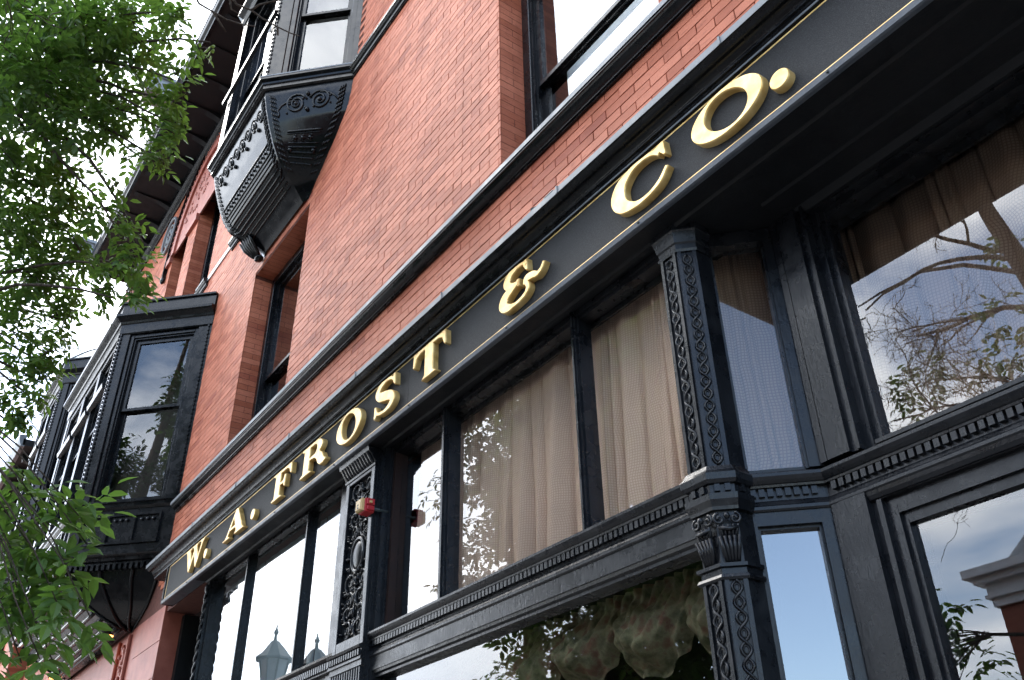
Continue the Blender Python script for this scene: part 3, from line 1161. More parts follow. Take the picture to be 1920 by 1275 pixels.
# ---- second-floor bay on its ribbed base
def canted_bay(name, label, xr, wr, xl, wl, dep, ztop, zsill, zledge, zfoot, depth, wallx, nfront, copper=False):
    B = empty(name, ((xr + xl) / 2, -dep / 2, zfoot), BLD, label=label)
    path = [(wr, 0), (xr, -dep), (xl, -dep), (wl, 0)]
    cb = Corbel(depth, wallx, xr, xl, zfoot, zledge - 0.1)
    cb.mesh(cb.front, 24, 8).build('base_front', 'metalblack', B, smooth=True)
    cb.mesh(cb.side, 24, 4).build('base_side', 'metalblack', B, smooth=True)
    cb.mesh(cb.far, 24, 4).build('base_side', 'metalblack', B, smooth=True)
    g = MB()
    for fn in (cb.side, cb.far):
        for u in (0.02, 0.36, 0.70, 0.98):
            cb.tube(g, fn, [(u, zfoot + 0.02 + (zledge - 0.13 - zfoot) * k / 14) for k in range(15)], 0.028 if u in (0.36, 0.70) else 0.02, 6)
    nst = 9
    for k in range(nst):      # reeds running along the front
        z = zfoot + 0.03 + (zledge - 0.30 - zfoot) * (k / (nst - 1)) ** 1.7
        cb.tube(g, cb.front, [(i / 16, z) for i in range(17)], 0.034, 6, 0.1)
    for k in range(7):
        u = 0.03 + k * 0.155
        for sg in (1, -1):
            cb.spiral(g, cb.front, u + 0.02 * sg, zledge - 0.25, 0.10, abs(xr - xl), 1.6, sg, 0.3, 0.015)
    g.build('base_rib', 'metalblack', B, smooth=True)
    g = MB()
    g.sweep(path, [(-0.4, zledge - 0.12), (0.0, zledge - 0.12), (0.0, zledge - 0.10), (0.03, zledge - 0.085), (0.035, zledge - 0.05), (0.075, zledge - 0.03), (0.085, zledge - 0.02), (0.085, zledge + 0.02), (0.0, zledge + 0.05), (-0.4, zledge + 0.05)])
    g.build('ledge', 'black', B)
    dentils(B, path, zledge - 0.20, zledge - 0.125, -0.04, 0.03, 0.04, 0.035, 'black', trim=0.05)
    # panelled apron
    g = MB()
    g.sweep(path, [(-0.4, zledge + 0.05), (-0.01, zledge + 0.05), (-0.01, zsill - 0.10), (-0.4, zsill - 0.10)])
    g.sweep(path, [(-0.4, zsill - 0.10), (0.0, zsill - 0.10), (0.03, zsill - 0.07), (0.035, zsill - 0.03), (0.06, zsill - 0.02), (0.06, zsill + 0.015), (-0.4, zsill + 0.04)])
    g.build('apron', 'black', B)
    fS = Frame((xr, -dep), (wr - xr, dep))
    fF = Frame((xl, -dep), (1, 0))
    lS = sqrt((wr - xr) ** 2 + dep ** 2)
    lF = xr - xl
    za, zb = zledge + 0.14, zsill - 0.17
    for (fr, a, b, n) in ((fS, 0.16, lS - 0.20, 3), (fF, 0.15, lF - 0.15, 9)):
        st = (b - a) / n
        for i in range(n):
            g = MB()
            p, q = a + i * st, a + (i + 1) * st
            g.fbox(fr, p, p + 0.022, -0.012, 0.018, za, zb)
            g.fbox(fr, q - 0.022, q, -0.012, 0.018, za, zb)
            g.fbox(fr, p + 0.022, q - 0.022, -0.012, 0.017, za, za + 0.03)
            g.fbox(fr, p + 0.022, q - 0.022, -0.012, 0.017, zb - 0.03, zb)
            for k in range(3):
                c = fr.p(p + st * (0.28 + 0.22 * k), 0.0, zb - 0.085)
                g.blob(c, (0.024, 0.024, 0.024), 8, 5)
            g.build('apron_panel', 'black', B)
    # posts, windows and entablature
    zh = ztop - 0.55
    fX = Frame((wl, 0), (xl - wl, -dep))
    for fr, a, b, e in ((fS, 0.0, 0.17, -0.004), (fS, lS - 0.22, lS, -0.006), (fF, lF - 0.16, lF, -0.006), (fF, 0, 0.16, -0.006), (fX, 0.0, sqrt((xl - wl) ** 2 + dep ** 2), -0.012)):
        g = MB()
        g.fbox(fr, a, b, -0.12, e, zsill + 0.03, zh, 0.005)
        g.build('corner_post', 'black', B)
    g = MB()
    for fr, u in ((fS, lS - 0.055), (fS, 0.03), (fF, lF - 0.03)):
        for k in range(int((zh - zsill) / 0.066)):
            z = zsill + 0.06 + k * 0.066
            g.fbox(fr, u - 0.012, u + 0.012, -0.004, 0.014, z, z + 0.04)
    g.build('beading', 'black', B, kind='stuff')
    sash_window(B, fS, 0.17, lS - 0.22, zsill + 0.03, zh, -0.03, zr=zsill + (zh - zsill) * 0.54, cw=0.06)
    st = (lF - 0.32) / nfront
    for i in range(nfront):
        a = 0.16 + i * st
        sash_window(B, fF, a, a + st, zsill + 0.03, zh, -0.02, zr=zsill + (zh - zsill) * 0.54, cw=0.09, lower_in=0.06)
        g = MB()
        g.sweep([fF.p(a + st - 0.06, 0, 0)[:2], fF.p(a + 0.06, 0, 0)[:2]], [(-0.06, zsill + (zh - zsill) * 0.70), (0.03, zsill + (zh - zsill) * 0.705), (0.045, zsill + (zh - zsill) * 0.73), (-0.06, zsill + (zh - zsill) * 0.74)])
        g.build('transom', 'black', B)
    g = MB()
    g.sweep(path, [(-0.5, zh), (0.0, zh), (0.012, zh + 0.02), (0.012, zh + 0.17), (0.03, zh + 0.18), (0.04, zh + 0.21), (0.10, zh + 0.25), (0.125, zh + 0.27), (0.125, zh + 0.31), (0.05, zh + 0.33), (0.045, zh + 0.52), (0.075, zh + 0.53), (0.075, zh + 0.56), (-0.5, zh + 0.60)])
    g.build('entablature', 'black', B)
    g = MB()
    for z in (zh + 0.06, zh + 0.50, zsill - 0.06):
        n_ = 4
        pl = [(p[0] * 1.0, p[1] + 0.02 if p[1] < 0 else 0.01) for p in path]
        g.add([(x, y, q) for q in (z, z + 0.05) for x, y in pl], [(0, 1, 2, 3), (7, 6, 5, 4)] + [(i, i + 4, (i + 1) % 4 + 4, (i + 1) % 4) for i in range(4)])
    g.build('ceiling', 'soffit', B)
    g = MB()
    g.box(wl + 0.3, wr - 0.3, -0.06, 0.009, zledge, zh + 0.3)
    g.build('back_wall', 'room', B)
    if copper:
        g = MB()
        top = zh + 0.58
        def roof(a, b):
            pts = [Vector((p[0], p[1], 0)) for p in path]
            k = min(2.999, a * 3)
            i = int(k)
            p = pts[i].lerp(pts[i + 1], k - i)
            c = Vector(((wr + wl) / 2, 0, 0))
            q = p.lerp(c, 0.9 * b)
            return (q.x, q.y, top + 0.85 * sin(b * pi / 2))
        g.grid(roof, 18, 8)
        g.build('copper_roof', 'copper', B)
        g = MB()
        for a in (0, 1 / 6, 1 / 3, .45, .55, 2 / 3, 5 / 6):
            g.tube([Vector(roof(a, k / 8)) + Vector((0, 0, 0.012)) for k in range(9)], 0.018, 5)
        g.build('roof_seam', 'copper', B)
    return B, cb


BAY, bc = canted_bay('bay_window', 'second-floor black bay window nearest the shop sign', -12.62, -11.57, -16.0, -17.05, 1.05, 9.50, 6.22, 5.50, 4.70,
                     [(5.5, 1.03), (5.38, 1.0), (5.2, .90), (4.98, .66), (4.88, .51), (4.80, .355), (4.74, .19), (4.70, 0.06)],
                     [(5.5, -11.60), (5.35, -11.70), (5.16, -11.86), (4.94, -12.05), (4.85, -12.28), (4.75, -12.58), (4.70, -12.64)], 3)
for x in (-12.95, -16.0):
    g = MB()
    z = 4.735
    c = (x, -0.24)
    g.lathe((c[0], c[1], z - 0.035), [(0.10, 0.0), (0.105, 0.0), (0.105, 0.05), (0.02, 0.06)], 20)
    dl = g.build('downlight', 'brown', BAY)
    g = MB()
    g.lathe((c[0], c[1], z - 0.040), [(0.01, 0.0), (0.085, 0.0), (0.085, 0.004)], 20)
    g.build('downlight_lens', 'lit', BAY)
canted_bay('bay_window', 'farther black bay window with a curved copper roof', -18.35, -17.25, -20.4, -21.0, 1.08, 11.35, 7.35, 6.75, 6.0,
           [(6.75, 1.05), (6.4, .9), (6.2, .66), (6.1, .4), (6.0, .05)],
           [(6.75, -17.3), (6.4, -17.5), (6.2, -17.8), (6.1, -18.0), (6.0, -18.3)], 2, True)

# ---- terracotta pier and arched doorway under the bay
g = MB()
g.box(-21, -11.15, 0.0, 0.35, -0.4, 4.72)
g.build('pier', 'terra', BLD)
g = MB()
for z in [0.1 + k * 0.42 for k in range(11)]:
    g.box(-12.30, -11.152, -0.012, 0.0, z, z + 0.41)
g.build('pier_block', 'terra', BLD)
g = MB()
g.box(-12.62, -12.56, -0.04, 0.0, 0, 4.66)
g.box(-13.12, -13.06, -0.04, 0.0, 0, 4.66)
for k in range(60):
    g.blob((-12.84 + rng.uniform(-.17, .17), -0.015, 1.6 + k * 0.05), (rng.uniform(.02, .06), .03, rng.uniform(.02, .06)), 6, 4)
g.build('carved_strip', 'terra', BLD, smooth=True)
g = MB()
pts = [(-15.3 + 1.75 * cos(a * pi / 16), -0.06, 2.7 + 1.75 * sin(a * pi / 16)) for a in range(17)]
g.tube(pts, 0.09, 8)
pts = [(-15.3 + 1.50 * cos(a * pi / 16), -0.03, 2.7 + 1.50 * sin(a * pi / 16)) for a in range(17)]
g.tube(pts, 0.06, 8)
g.build('arch_moulding', 'soffit', BLD, smooth=True)
# recessed doorway between the pier and the shop front
g = MB()
g.box(-11.16, -9.72, 0.9, 1.0, -0.4, 4.6)
g.box(-11.15, -11.05, 0.2, 0.9, -0.4, 4.6)
g.box(-10.85, -10.75, 0.5, 0.9, -0.4, 4.6)
g.box(-10.3, -10.2, 0.5, 0.9, -0.4, 4.6)
g.build('doorway', 'soffit', BLD)
g = MB()
g.box(-10.75, -10.3, 0.7, 0.74, 0.2, 4.2)
g.build('door', 'brown', BLD)


# ------------------------------------------------------------------ shop front
MT['lip'] = paint('skylit_black_paint', (0.055, 0.065, 0.08), 0.42, 0.5, 0.5, 0.5, (0.13, 0.14, 0.15))  # black lip painted lighter: the sky light it catches is put into its colour
SHOP = empty('shop_front', (-4, 0.1, -0.4), BLD)


def part(name, mt, smooth=False, **kw):
    """returns a mesh collector that links itself under the shop front"""
    g = MB()
    g.done = lambda: g.build(name, mt, SHOP, smooth=smooth, **kw)
    return g


# soffit behind the sign and the beam that carries it
g = part('soffit', 'soffit')
g.box(-9.7, -2.2, -0.128, 0.145, 4.606, 4.64)
g.box(-2.2, 2.2, -0.128, 0.585, 4.606, 4.64)
g.box(-2.62, -2.2, 0.145, 0.40, 4.606, 4.64)
g.box(-9.7, 2.2, 0.145, 1.0, 4.72, 4.75)
g.sweep([(2.2, 0.02), (-9.7, 0.02)], [(0, 4.59), (0.03, 4.59), (0.04, 4.606), (0, 4.606)])
g.sweep([(2.2, 0.30), (-2.1, 0.30)], [(0, 4.592), (0.05, 4.592), (0.06, 4.606), (0, 4.606)])
g.sweep([(2.2, 0.46), (-2.05, 0.46)], [(0, 4.575), (0.02, 4.575), (0.05, 4.606), (0, 4.606)])
g.done()
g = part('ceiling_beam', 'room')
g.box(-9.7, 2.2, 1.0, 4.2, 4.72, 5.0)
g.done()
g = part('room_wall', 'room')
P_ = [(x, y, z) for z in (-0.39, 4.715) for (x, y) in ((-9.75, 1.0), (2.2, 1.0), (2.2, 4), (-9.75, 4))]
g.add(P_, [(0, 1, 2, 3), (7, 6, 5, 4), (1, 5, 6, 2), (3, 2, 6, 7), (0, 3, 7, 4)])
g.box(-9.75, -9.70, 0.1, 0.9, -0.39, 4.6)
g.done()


def window_course(path, zoff=0.0, name='transom_bar'):
    """ledge, dentil bed and beam that divide upper from lower glass"""
    g = part(name, 'oldblack')
    g.sweep(path, [(-0.16, 3.036), (0.0, 3.036), (0.006, 3.044), (0.006, 3.058), (-0.004, 3.066), (-0.014, 3.084), (-0.022, 3.092), (-0.022, 3.144), (0.004, 3.146), (0.006, 3.156),
                   (0.012, 3.160), (0.022, 3.172), (0.030, 3.188), (0.030, 3.202), (0.012, 3.212), (-0.02, 3.222), (-0.10, 3.238), (-0.16, 3.24)])
    g.done()


C_PATH = [(-2.60, 0.0), (-5.70, 0.0)]
R_PATH = [(2.2, 0.405), (-2.19, 0.405)]
PAN0, PAN1 = (-2.465, 0.145), (-2.19, 0.42)
P_PATH = [PAN1, PAN0]
panF = Frame(PAN0, (1, 1))
PL = sqrt((PAN1[0] - PAN0[0]) ** 2 + (PAN1[1] - PAN0[1]) ** 2)
window_course(C_PATH)
window_course([(2.2, 0.405), (-2.192, 0.405), (-2.455, 0.142)])
dentils(SHOP, C_PATH, 3.108, 3.1435, -0.0225, 0.002, 0.025, 0.0125, 'oldblack')
dentils(SHOP, [(-0.2, 0.405), (-2.19, 0.405)], 3.108, 3.1435, -0.0225, 0.002, 0.025, 0.0125, 'oldblack')
dentils(SHOP, [(-2.205, 0.405), (-2.445, 0.160)], 3.108, 3.1435, -0.0225, 0.002, 0.025, 0.0125, 'oldblack')
g = part('beam', 'oldblack')
g.box(-5.70, -2.60, 0.004, 0.14, 2.948, 3.037)
g.sweep(C_PATH, [(-0.14, 2.905), (-0.03, 2.905), (-0.03, 2.92), (-0.015, 2.93), (-0.012, 2.948), (-0.14, 2.948)])
g.done()

# centre window: mullions, frame and three upper panes
for (a, b) in ((-4.90, -4.828), (-3.443, -3.380)):
    g = part('mullion', 'oldblack')
    g.box(a, b, 0.065, 0.16, 3.225, 4.60)
    g.box(a + 0.012, b - 0.012, 0.046, 0.066, 3.225, 4.60)
    g.box(a + 0.024, b - 0.024, 0.034, 0.047, 3.225, 4.60)
    g.done()
g = part('window_frame', 'oldblack')
g.box(-5.70, -5.655, 0.0, 0.17, 3.225, 4.60)
g.box(-5.655, -5.625, 0.045, 0.17, 3.225, 4.60)
g.box(-5.715, -5.70, -0.03, 0.17, 2.5, 4.60)
g.box(-5.625, -2.60, 0.075, 0.17, 4.545, 4.60)
g.box(-5.625, -2.60, 0.055, 0.076, 4.565, 4.60)
g.box(-5.625, -2.55, 0.171, 0.19, 4.515, 4.635)
g.done()
g = part('bare_stop', 'brown')
g.box(-5.6252, -5.597, 0.06, 0.165, 3.24, 4.545)
g.done()
for (a, b) in ((-5.597, -4.898), (-4.830, -3.441), (-3.382, -2.60)):
    g = part('pane', 'glass')
    g.box(a, b, 0.118, 0.124, 3.225, 4.55)
    g.done()
# lower centre window
g = part('pane', 'glass')
g.box(-5.66, -2.55, 0.088, 0.096, 0.4, 2.91)
g.done()
g = part('bulkhead', 'oldblack')
g.box(-9.6, -2.45, 0.02, 0.2, -0.4, 0.4)
g.box(-5.715, -5.66, 0.0, 0.16, 0.4, 2.95)
g.done()

# carved pilaster beside the centre window
def relief(g, u0, u1, z0, z1, d, seed, fr=FAC):
    """interlaced scrolls with leaves, mirrored about the panel's middle"""
    r_ = random.Random(seed)
    um, hw = (u0 + u1) / 2, (u1 - u0) / 2
    z = z0 + 0.06
    k = 0
    while z < z1 - 0.05:
        rr = hw * r_.uniform(0.36, 0.46)
        for sg in (-1, 1):
            cu, cz = um + sg * hw * 0.50, z + r_.uniform(-0.01, 0.01)
            pts, n = [], 20
            for i in range(n + 1):
                t_ = i / n
                rad = rr * (1 - 0.85 * t_)
                a = -pi / 2 + (1 if k % 2 else -1) * sg * 2 * pi * 1.35 * t_
                pts.append(fr.p(cu + rad * cos(a), d + 0.012 + 0.006 * sin(9 * t_), cz + rad * sin(a)))
            g.tube(pts, [0.011 - 0.005 * i / n for i in range(n + 1)], 5)
            for q in range(7):
                a = r_.uniform(0, 2 * pi)
                c = (cu + rr * 0.9 * cos(a), cz + rr * 0.9 * sin(a))
                b = a + r_.uniform(-0.7, 0.7)
                l = r_.uniform(0.02, 0.042)
                g.tube([fr.p(c[0], d + 0.008, c[1]), fr.p(c[0] + l * .5 * cos(b), d + 0.026, c[1] + l * .5 * sin(b)), fr.p(c[0] + l * cos(b), d + 0.012, c[1] + l * sin(b))],
                       [0.006, 0.012, 0.002], 5)
        g.tube([fr.p(um, d + 0.01, z - 0.05), fr.p(um + 0.008, d + 0.022, z), fr.p(um, d + 0.01, z + 0.05)], [0.008, 0.016, 0.005], 6)
        z += rr * 1.55
        k += 1


g = part('carved_pilaster', 'oldblack')
px0, px1 = -6.20, -5.715
g.fbox(FAC, px0, px1, -0.06, 0.012, 3.10, 4.52)
for a, b in ((px0, px0 + 0.055), (px1 - 0.055, px1)):
    g.fbox(FAC, a, b, 0.012, 0.052, 3.13, 4.50, 0.004)
g.fbox(FAC, px0 + 0.055, px1 - 0.055, 0.012, 0.051, 3.13, 3.21, 0.004)
g.fbox(FAC, px0 + 0.055, px1 - 0.055, 0.012, 0.051, 4.43, 4.50, 0.004)
g.fbox(FAC, px1 - 0.0, px1 + 0.012, -0.06, 0.0, 2.6, 4.50)
g.done()
g = part('pilaster_carving', 'oldblack', True, kind='stuff')
relief(g, px0 + 0.06, px1 - 0.06, 3.23, 3.70, 0.008, 5)
g.done()
g = part('pilaster_carving', 'oldblack', True, kind='stuff')
relief(g, px0 + 0.06, px1 - 0.06, 3.96, 4.42, 0.008, 9)
g.done()
g = part('boss_wreath', 'oldblack', True, kind='stuff')
um = (px0 + px1) / 2
for k in range(14):
    a = k * 2 * pi / 14
    c = (um + 0.135 * cos(a), 3.83 + 0.165 * sin(a))
    g.tube([FAC.p(c[0], 0.01, c[1]), FAC.p(c[0] + 0.02 * cos(a), 0.03, c[1] + 0.025 * sin(a)), FAC.p(c[0] + 0.035 * cos(a + .4), 0.012, c[1] + 0.045 * sin(a + .4))], [0.012, 0.014, 0.003], 5)
g.done()
g = part('pilaster_boss', 'oldblack', True)
g.tube([FAC.p(um + 0.095 * cos(k * pi / 14), 0.022, 3.83 + 0.125 * sin(k * pi / 14)) for k in range(29)], 0.015, 7, False)
g.blob(FAC.p(um, 0.012, 3.83), (0.082, 0.032, 0.112), 18, 10)
g.done()
# its fluted cap and lower block
g = part('pilaster_cap', 'oldblack')
g.sweep([(px1 + 0.01, 0), (px0 - 0.01, 0)], [(-0.05, 4.46), (0.058, 4.46), (0.062, 4.475), (0.058, 4.485), (0.066, 4.50), (0.094, 4.545), (0.118, 4.566), (0.122, 4.58), (0.128, 4.604), (-0.05, 4.604)])
for k in range(11):
    u = px0 + 0.03 + k * (px1 - px0 - 0.06) / 10
    g.tube([FAC.p(u, 0.060, 4.487), FAC.p(u, 0.072, 4.503), FAC.p(u, 0.100, 4.546), FAC.p(u, 0.120, 4.566)], [0.010, 0.014, 0.015, 0.012], 6)
g.done()
g = part('pilaster_base', 'oldblack')
g.sweep([(px1 + 0.012, 0), (px0 - 0.02, 0)], [(-0.05, 3.03), (0.07, 3.03), (0.07, 3.045), (0.062, 3.05), (0.062, 3.098), (0.08, 3.105), (0.088, 3.12), (0.06, 3.135), (-0.05, 3.14)])
g.fbox(FAC, px0, px1 + 0.01, -0.05, 0.035, 0.0, 3.03)
for k in range(13):
    u = px0 + 0.02 + k * (px1 - px0 - 0.04) / 12
    g.fbox(FAC, u - 0.010, u + 0.010, 0.035, 0.056, 0.4, 2.985, 0.004)
g.fbox(FAC, px0, px1 + 0.008, 0.035, 0.058, 2.99, 3.03)
g.done()
dentils(SHOP, [(px1 + 0.01, 0), (px0 - 0.02, 0)], 3.056, 3.094, 0.062, 0.078, 0.018, 0.016, 'oldblack', trim=0.005)

# left-hand window: three tall panes
g = part('window_frame', 'black')
g.box(-9.70, -9.60, 0.0, 0.16, -0.4, 4.60)
g.box(-9.60, -9.56, 0.03, 0.16, 0.4, 4.60)
g.box(-6.44, -6.205, 0.02, 0.16, 0.4, 4.60)
g.box(-9.56, -6.44, 0.05, 0.16, 4.575, 4.60)
g.done()
g = part('rope_moulding', 'oldblack', True)
for ph in (0, pi):
    g.tube([(-9.635 + 0.012 * cos(k * 0.9 + ph), -0.004 + 0.012 * sin(k * 0.9 + ph), 0.6 + k * 0.03) for k in range(133)], 0.014, 5)
g.done()
for a, b in ((-8.605, -8.56), (-7.175, -7.13)):
    g = part('mullion', 'black')
    g.box(a, b, 0.045, 0.15, 3.20, 4.58)
    g.box(a + 0.012, b - 0.012, 0.036, 0.046, 3.20, 4.58)
    g.done()
for a, b in ((-9.56, -8.60), (-8.562, -7.172), (-7.133, -6.438)):
    g = part('pane', 'glass')
    g.box(a, b, 0.084, 0.09, 3.18, 4.58)
    g.done()
g = part('transom_bar', 'oldblack')
lp = [(-6.205, 0.0), (-9.60, 0.0)]
g.sweep(lp, [(-0.16, 3.06), (0.01, 3.06), (0.01, 3.125), (0.02, 3.135), (0.045, 3.15), (0.05, 3.165), (0.02, 3.18), (-0.05, 3.20), (-0.16, 3.205)])
g.box(-9.6, -6.2, 0.03, 0.16, 2.9, 3.06)
g.done()
dentils(SHOP, lp, 3.075, 3.122, 0.01, 0.03, 0.020, 0.018, 'oldblack')
g = part('pane', 'glass')
g.box(-9.58, -6.2, 0.088, 0.096, 0.4, 2.92)
g.done()


# corner post with two guilloche strips, upper and lower stage
postF = FAC
chF = Frame((-2.492, 0.0), (0.07, 0.07))
CH = 0.099


def guilloche(g, fr, u, z0, z1, d, a=0.021, pitch=0.062):
    n = int((z1 - z0) / pitch)
    pitch = (z1 - z0) / n
    for ph in (0, 1):
        pts = []
        for i in range(n * 8 + 1):
            t_ = i / 8
            pts.append(fr.p(u + a * sin(pi * t_ + ph * pi), d + 0.004 + 0.003 * cos(2 * pi * t_ + ph * pi), z0 + pitch * t_))
        g.tube(pts, 0.0062, 5)
    for i in range(n):
        zc = z0 + pitch * (i + 0.5)
        pts = [fr.p(u + 0.011 * cos(q * pi / 4), d + 0.003, zc + 0.016 * sin(q * pi / 4)) for q in range(9)]
        g.tube(pts, 0.0038, 4, False)


def post_stage(z0, z1, name):
    g = part(name, 'oldblack')
    plan = [(-2.605, 0.15), (-2.605, 0.0), (-2.492, 0.0), (-2.422, 0.07), (-2.422, 0.17), (-2.60, 0.17)]
    n = len(plan)
    g.add([(x, y, z) for z in (z0, z1) for x, y in plan], [tuple(range(n - 1, -1, -1))[::-1], tuple(range(n, 2 * n))[::-1]] + [(i, i + n, (i + 1) % n + n, (i + 1) % n) for i in range(n)])
    for fr, a, b in ((postF, -2.602, -2.495), (chF, 0.003, CH - 0.003)):
        g.fbox(fr, a, a + 0.018, -0.004, 0.012, z0, z1)
        g.fbox(fr, b - 0.018, b, -0.004, 0.012, z0, z1)
    g.done()
    g = part('guilloche_strip', 'oldblack', True)
    guilloche(g, postF, -2.5485, z0 + 0.01, z1 - 0.02, 0.0)
    guilloche(g, chF, CH / 2, z0 + 0.01, z1 - 0.02, 0.0)
    g.done()


post_stage(3.235, 4.44, 'corner_post')
post_stage(0.4, 2.745, 'corner_post')
PPATH = [(-2.422, 0.165), (-2.422, 0.07), (-2.492, 0.0), (-2.605, 0.0), (-2.605, 0.1)]
g = part('post_cap', 'oldblack')
g.sweep(PPATH, [(-0.08, 4.44), (0.010, 4.44), (0.014, 4.455), (0.006, 4.462), (0.008, 4.49), (0.014, 4.50), (0.017, 4.52), (0.024, 4.56), (0.029, 4.57), (0.030, 4.604), (-0.08, 4.604)])
g.done()
g = part('post_ledge', 'oldblack')
g.sweep(PPATH, [(-0.08, 3.03), (0.014, 3.03), (0.016, 3.045), (0.026, 3.075), (0.028, 3.102), (0.010, 3.110), (0.010, 3.146), (0.024, 3.150), (0.034, 3.166), (0.036, 3.196), (0.024, 3.212), (0.012, 3.236), (-0.08, 3.238)])
g.done()
dentils(SHOP, [(-2.422, 0.14), (-2.422, 0.07), (-2.492, 0.0), (-2.605, 0.0)], 3.112, 3.144, 0.009, 0.026, 0.024, 0.012, 'oldblack', trim=0.004)
g = part('leaf_capital', 'oldblack', True)
for fr, u in ((postF, -2.5485), (chF, CH / 2)):
    for sg in (-1, 1):
        pts = []
        for i in range(19):
            t_ = i / 18
            rad = 0.026 * (1 - 0.8 * t_)
            a = pi / 2 + sg * -2 * pi * 1.3 * t_
            pts.append(fr.p(u + sg * 0.034 + rad * cos(a), 0.02, 2.985 + rad * sin(a)))
        g.tube(pts, 0.007, 5)
    for k in range(-2, 3):
        g.tube([fr.p(u + k * 0.011, 0.006, 2.80), fr.p(u + k * 0.016, 0.016, 2.86), fr.p(u + k * 0.021, 0.032, 2.905), fr.p(u + k * 0.023, 0.024, 2.893)], [0.009, 0.011, 0.009, 0.004], 5)
        g.tube([fr.p(u + k * 0.012, 0.008, 2.89), fr.p(u + k * 0.016, 0.016, 2.93), fr.p(u + k * 0.022, 0.032, 2.955)], [0.008, 0.009, 0.005], 5)
    g.tube([fr.p(u - 0.04, 0.024, 2.945), fr.p(u, 0.034, 2.935), fr.p(u + 0.04, 0.024, 2.945)], 0.010, 6)
    g.blob(fr.p(u, 0.03, 2.995), (0.016, 0.016, 0.016), 6, 4)
g.done()
g = part('capital_block', 'oldblack')
plan = [(-2.600, 0.16), (-2.600, 0.004), (-2.494, 0.004), (-2.426, 0.072), (-2.426, 0.17)]
n = len(plan)
g.add([(x, y, z) for z in (2.745, 3.035) for x, y in plan], [tuple(range(n)), tuple(range(2 * n - 1, n - 1, -1))] + [(i, i + n, (i + 1) % n + n, (i + 1) % n) for i in range(n)])
g.sweep(PPATH, [(-0.05, 2.725), (0.014, 2.725), (0.02, 2.735), (0.014, 2.748), (0.004, 2.752), (0.004, 2.775), (0.018, 2.78), (0.018, 2.795), (-0.05, 2.798)])
g.done()

# angled panel with a narrow upper and lower light
g = part('panel_frame', 'oldblack')
g.fbox(panF, -0.03, 0.050, -0.10, 0.0, 3.235, 4.60)
g.fbox(panF, 0.050, 0.062, -0.10, -0.014, 3.235, 4.52)
g.fbox(panF, 0.328, PL + 0.002, -0.10, -0.001, 3.235, 4.60)
g.fbox(panF, 0.316, 0.328, -0.10, -0.014, 3.235, 4.52)
g.fbox(panF, 0.050, 0.328, -0.10, -0.002, 4.52, 4.60)
g.fbox(panF, 0.062, 0.316, -0.10, -0.03, 3.235, 3.25)
g.fbox(panF, -0.03, 0.060, -0.10, 0.004, 0.4, 3.037)
g.fbox(panF, 0.332, PL + 0.002, -0.10, 0.003, 0.4, 3.037)
g.fbox(panF, 0.060, 0.332, -0.10, 0.002, 2.975, 3.037)
g.fbox(panF, 0.060, 0.072, -0.10, -0.02, 0.4, 2.975)
g.fbox(panF, 0.320, 0.332, -0.10, -0.02, 0.4, 2.975)
g.fbox(panF, 0.072, 0.320, -0.10, -0.021, 2.963, 2.975)
g.done()
for z0, z1, gm in ((3.24, 4.53, 'glass'), (0.5, 2.965, 'film')):
    g = part('pane', gm)
    g.fbox(panF, 0.055, 0.327, -0.056, -0.05, z0, z1)
    g.done()

# right-hand set-back window
g = part('window_frame', 'oldblack')
g.box(-2.19, -2.155, 0.402, 0.55, 3.24, 4.60)
g.box(-2.15, -2.035, 0.400, 0.55, 3.24, 4.60)
g.box(-2.035, -2.005, 0.425, 0.58, 3.24, 4.60)
g.box(-2.005, -1.99, 0.412, 0.58, 3.24, 4.60)
g.box(-1.99, -1.955, 0.47, 0.60, 3.24, 4.60)
g.box(-1.955, -1.925, 0.50, 0.60, 3.24, 4.60)
g.box(-1.925, 2.2, 0.505, 0.60, 4.54, 4.60)
g.box(-1.99, 2.2, 0.46, 0.505, 4.565, 4.60)
g.box(-2.0, 2.2, 0.602, 0.62, 4.49, 4.72)
g.box(-1.925, 2.2, 0.43, 0.60, 3.237, 3.255)
g.done()
g = part('lower_post', 'oldblack')
g.box(-2.185, -2.145, 0.402, 0.55, 0.4, 3.04)
g.box(-2.145, -2.012, 0.396, 0.55, 0.4, 3.04)
g.done()
g = part('lower_frame', 'oldblack')
g.box(-2.012, -1.985, 0.44, 0.60, 0.4, 3.03)
g.box(-1.985, -1.962, 0.425, 0.60, 0.4, 3.0)
g.box(-1.962, -1.915, 0.455, 0.60, 0.4, 2.965)
g.box(-1.915, -1.893, 0.475, 0.60, 0.4, 2.90)
g.box(-1.985, 2.2, 0.428, 0.60, 3.0, 3.04)
g.box(-1.962, 2.2, 0.457, 0.60, 2.93, 3.0)
g.box(-1.915, 2.2, 0.478, 0.60, 2.885, 2.93)
g.sweep([(2.2, 0.405), (-2.012, 0.405)], [(-0.06, 3.0), (-0.012, 3.004), (-0.002, 3.02), (0.002, 3.036), (-0.06, 3.037)])
g.done()
g = part('pane', 'glass')
g.box(-1.93, 2.2, 0.536, 0.542, 3.25, 4.55)
g.done()
g = part('pane', 'glass')
g.box(-1.90, 2.2, 0.505, 0.513, 0.4, 2.90)
g.done()

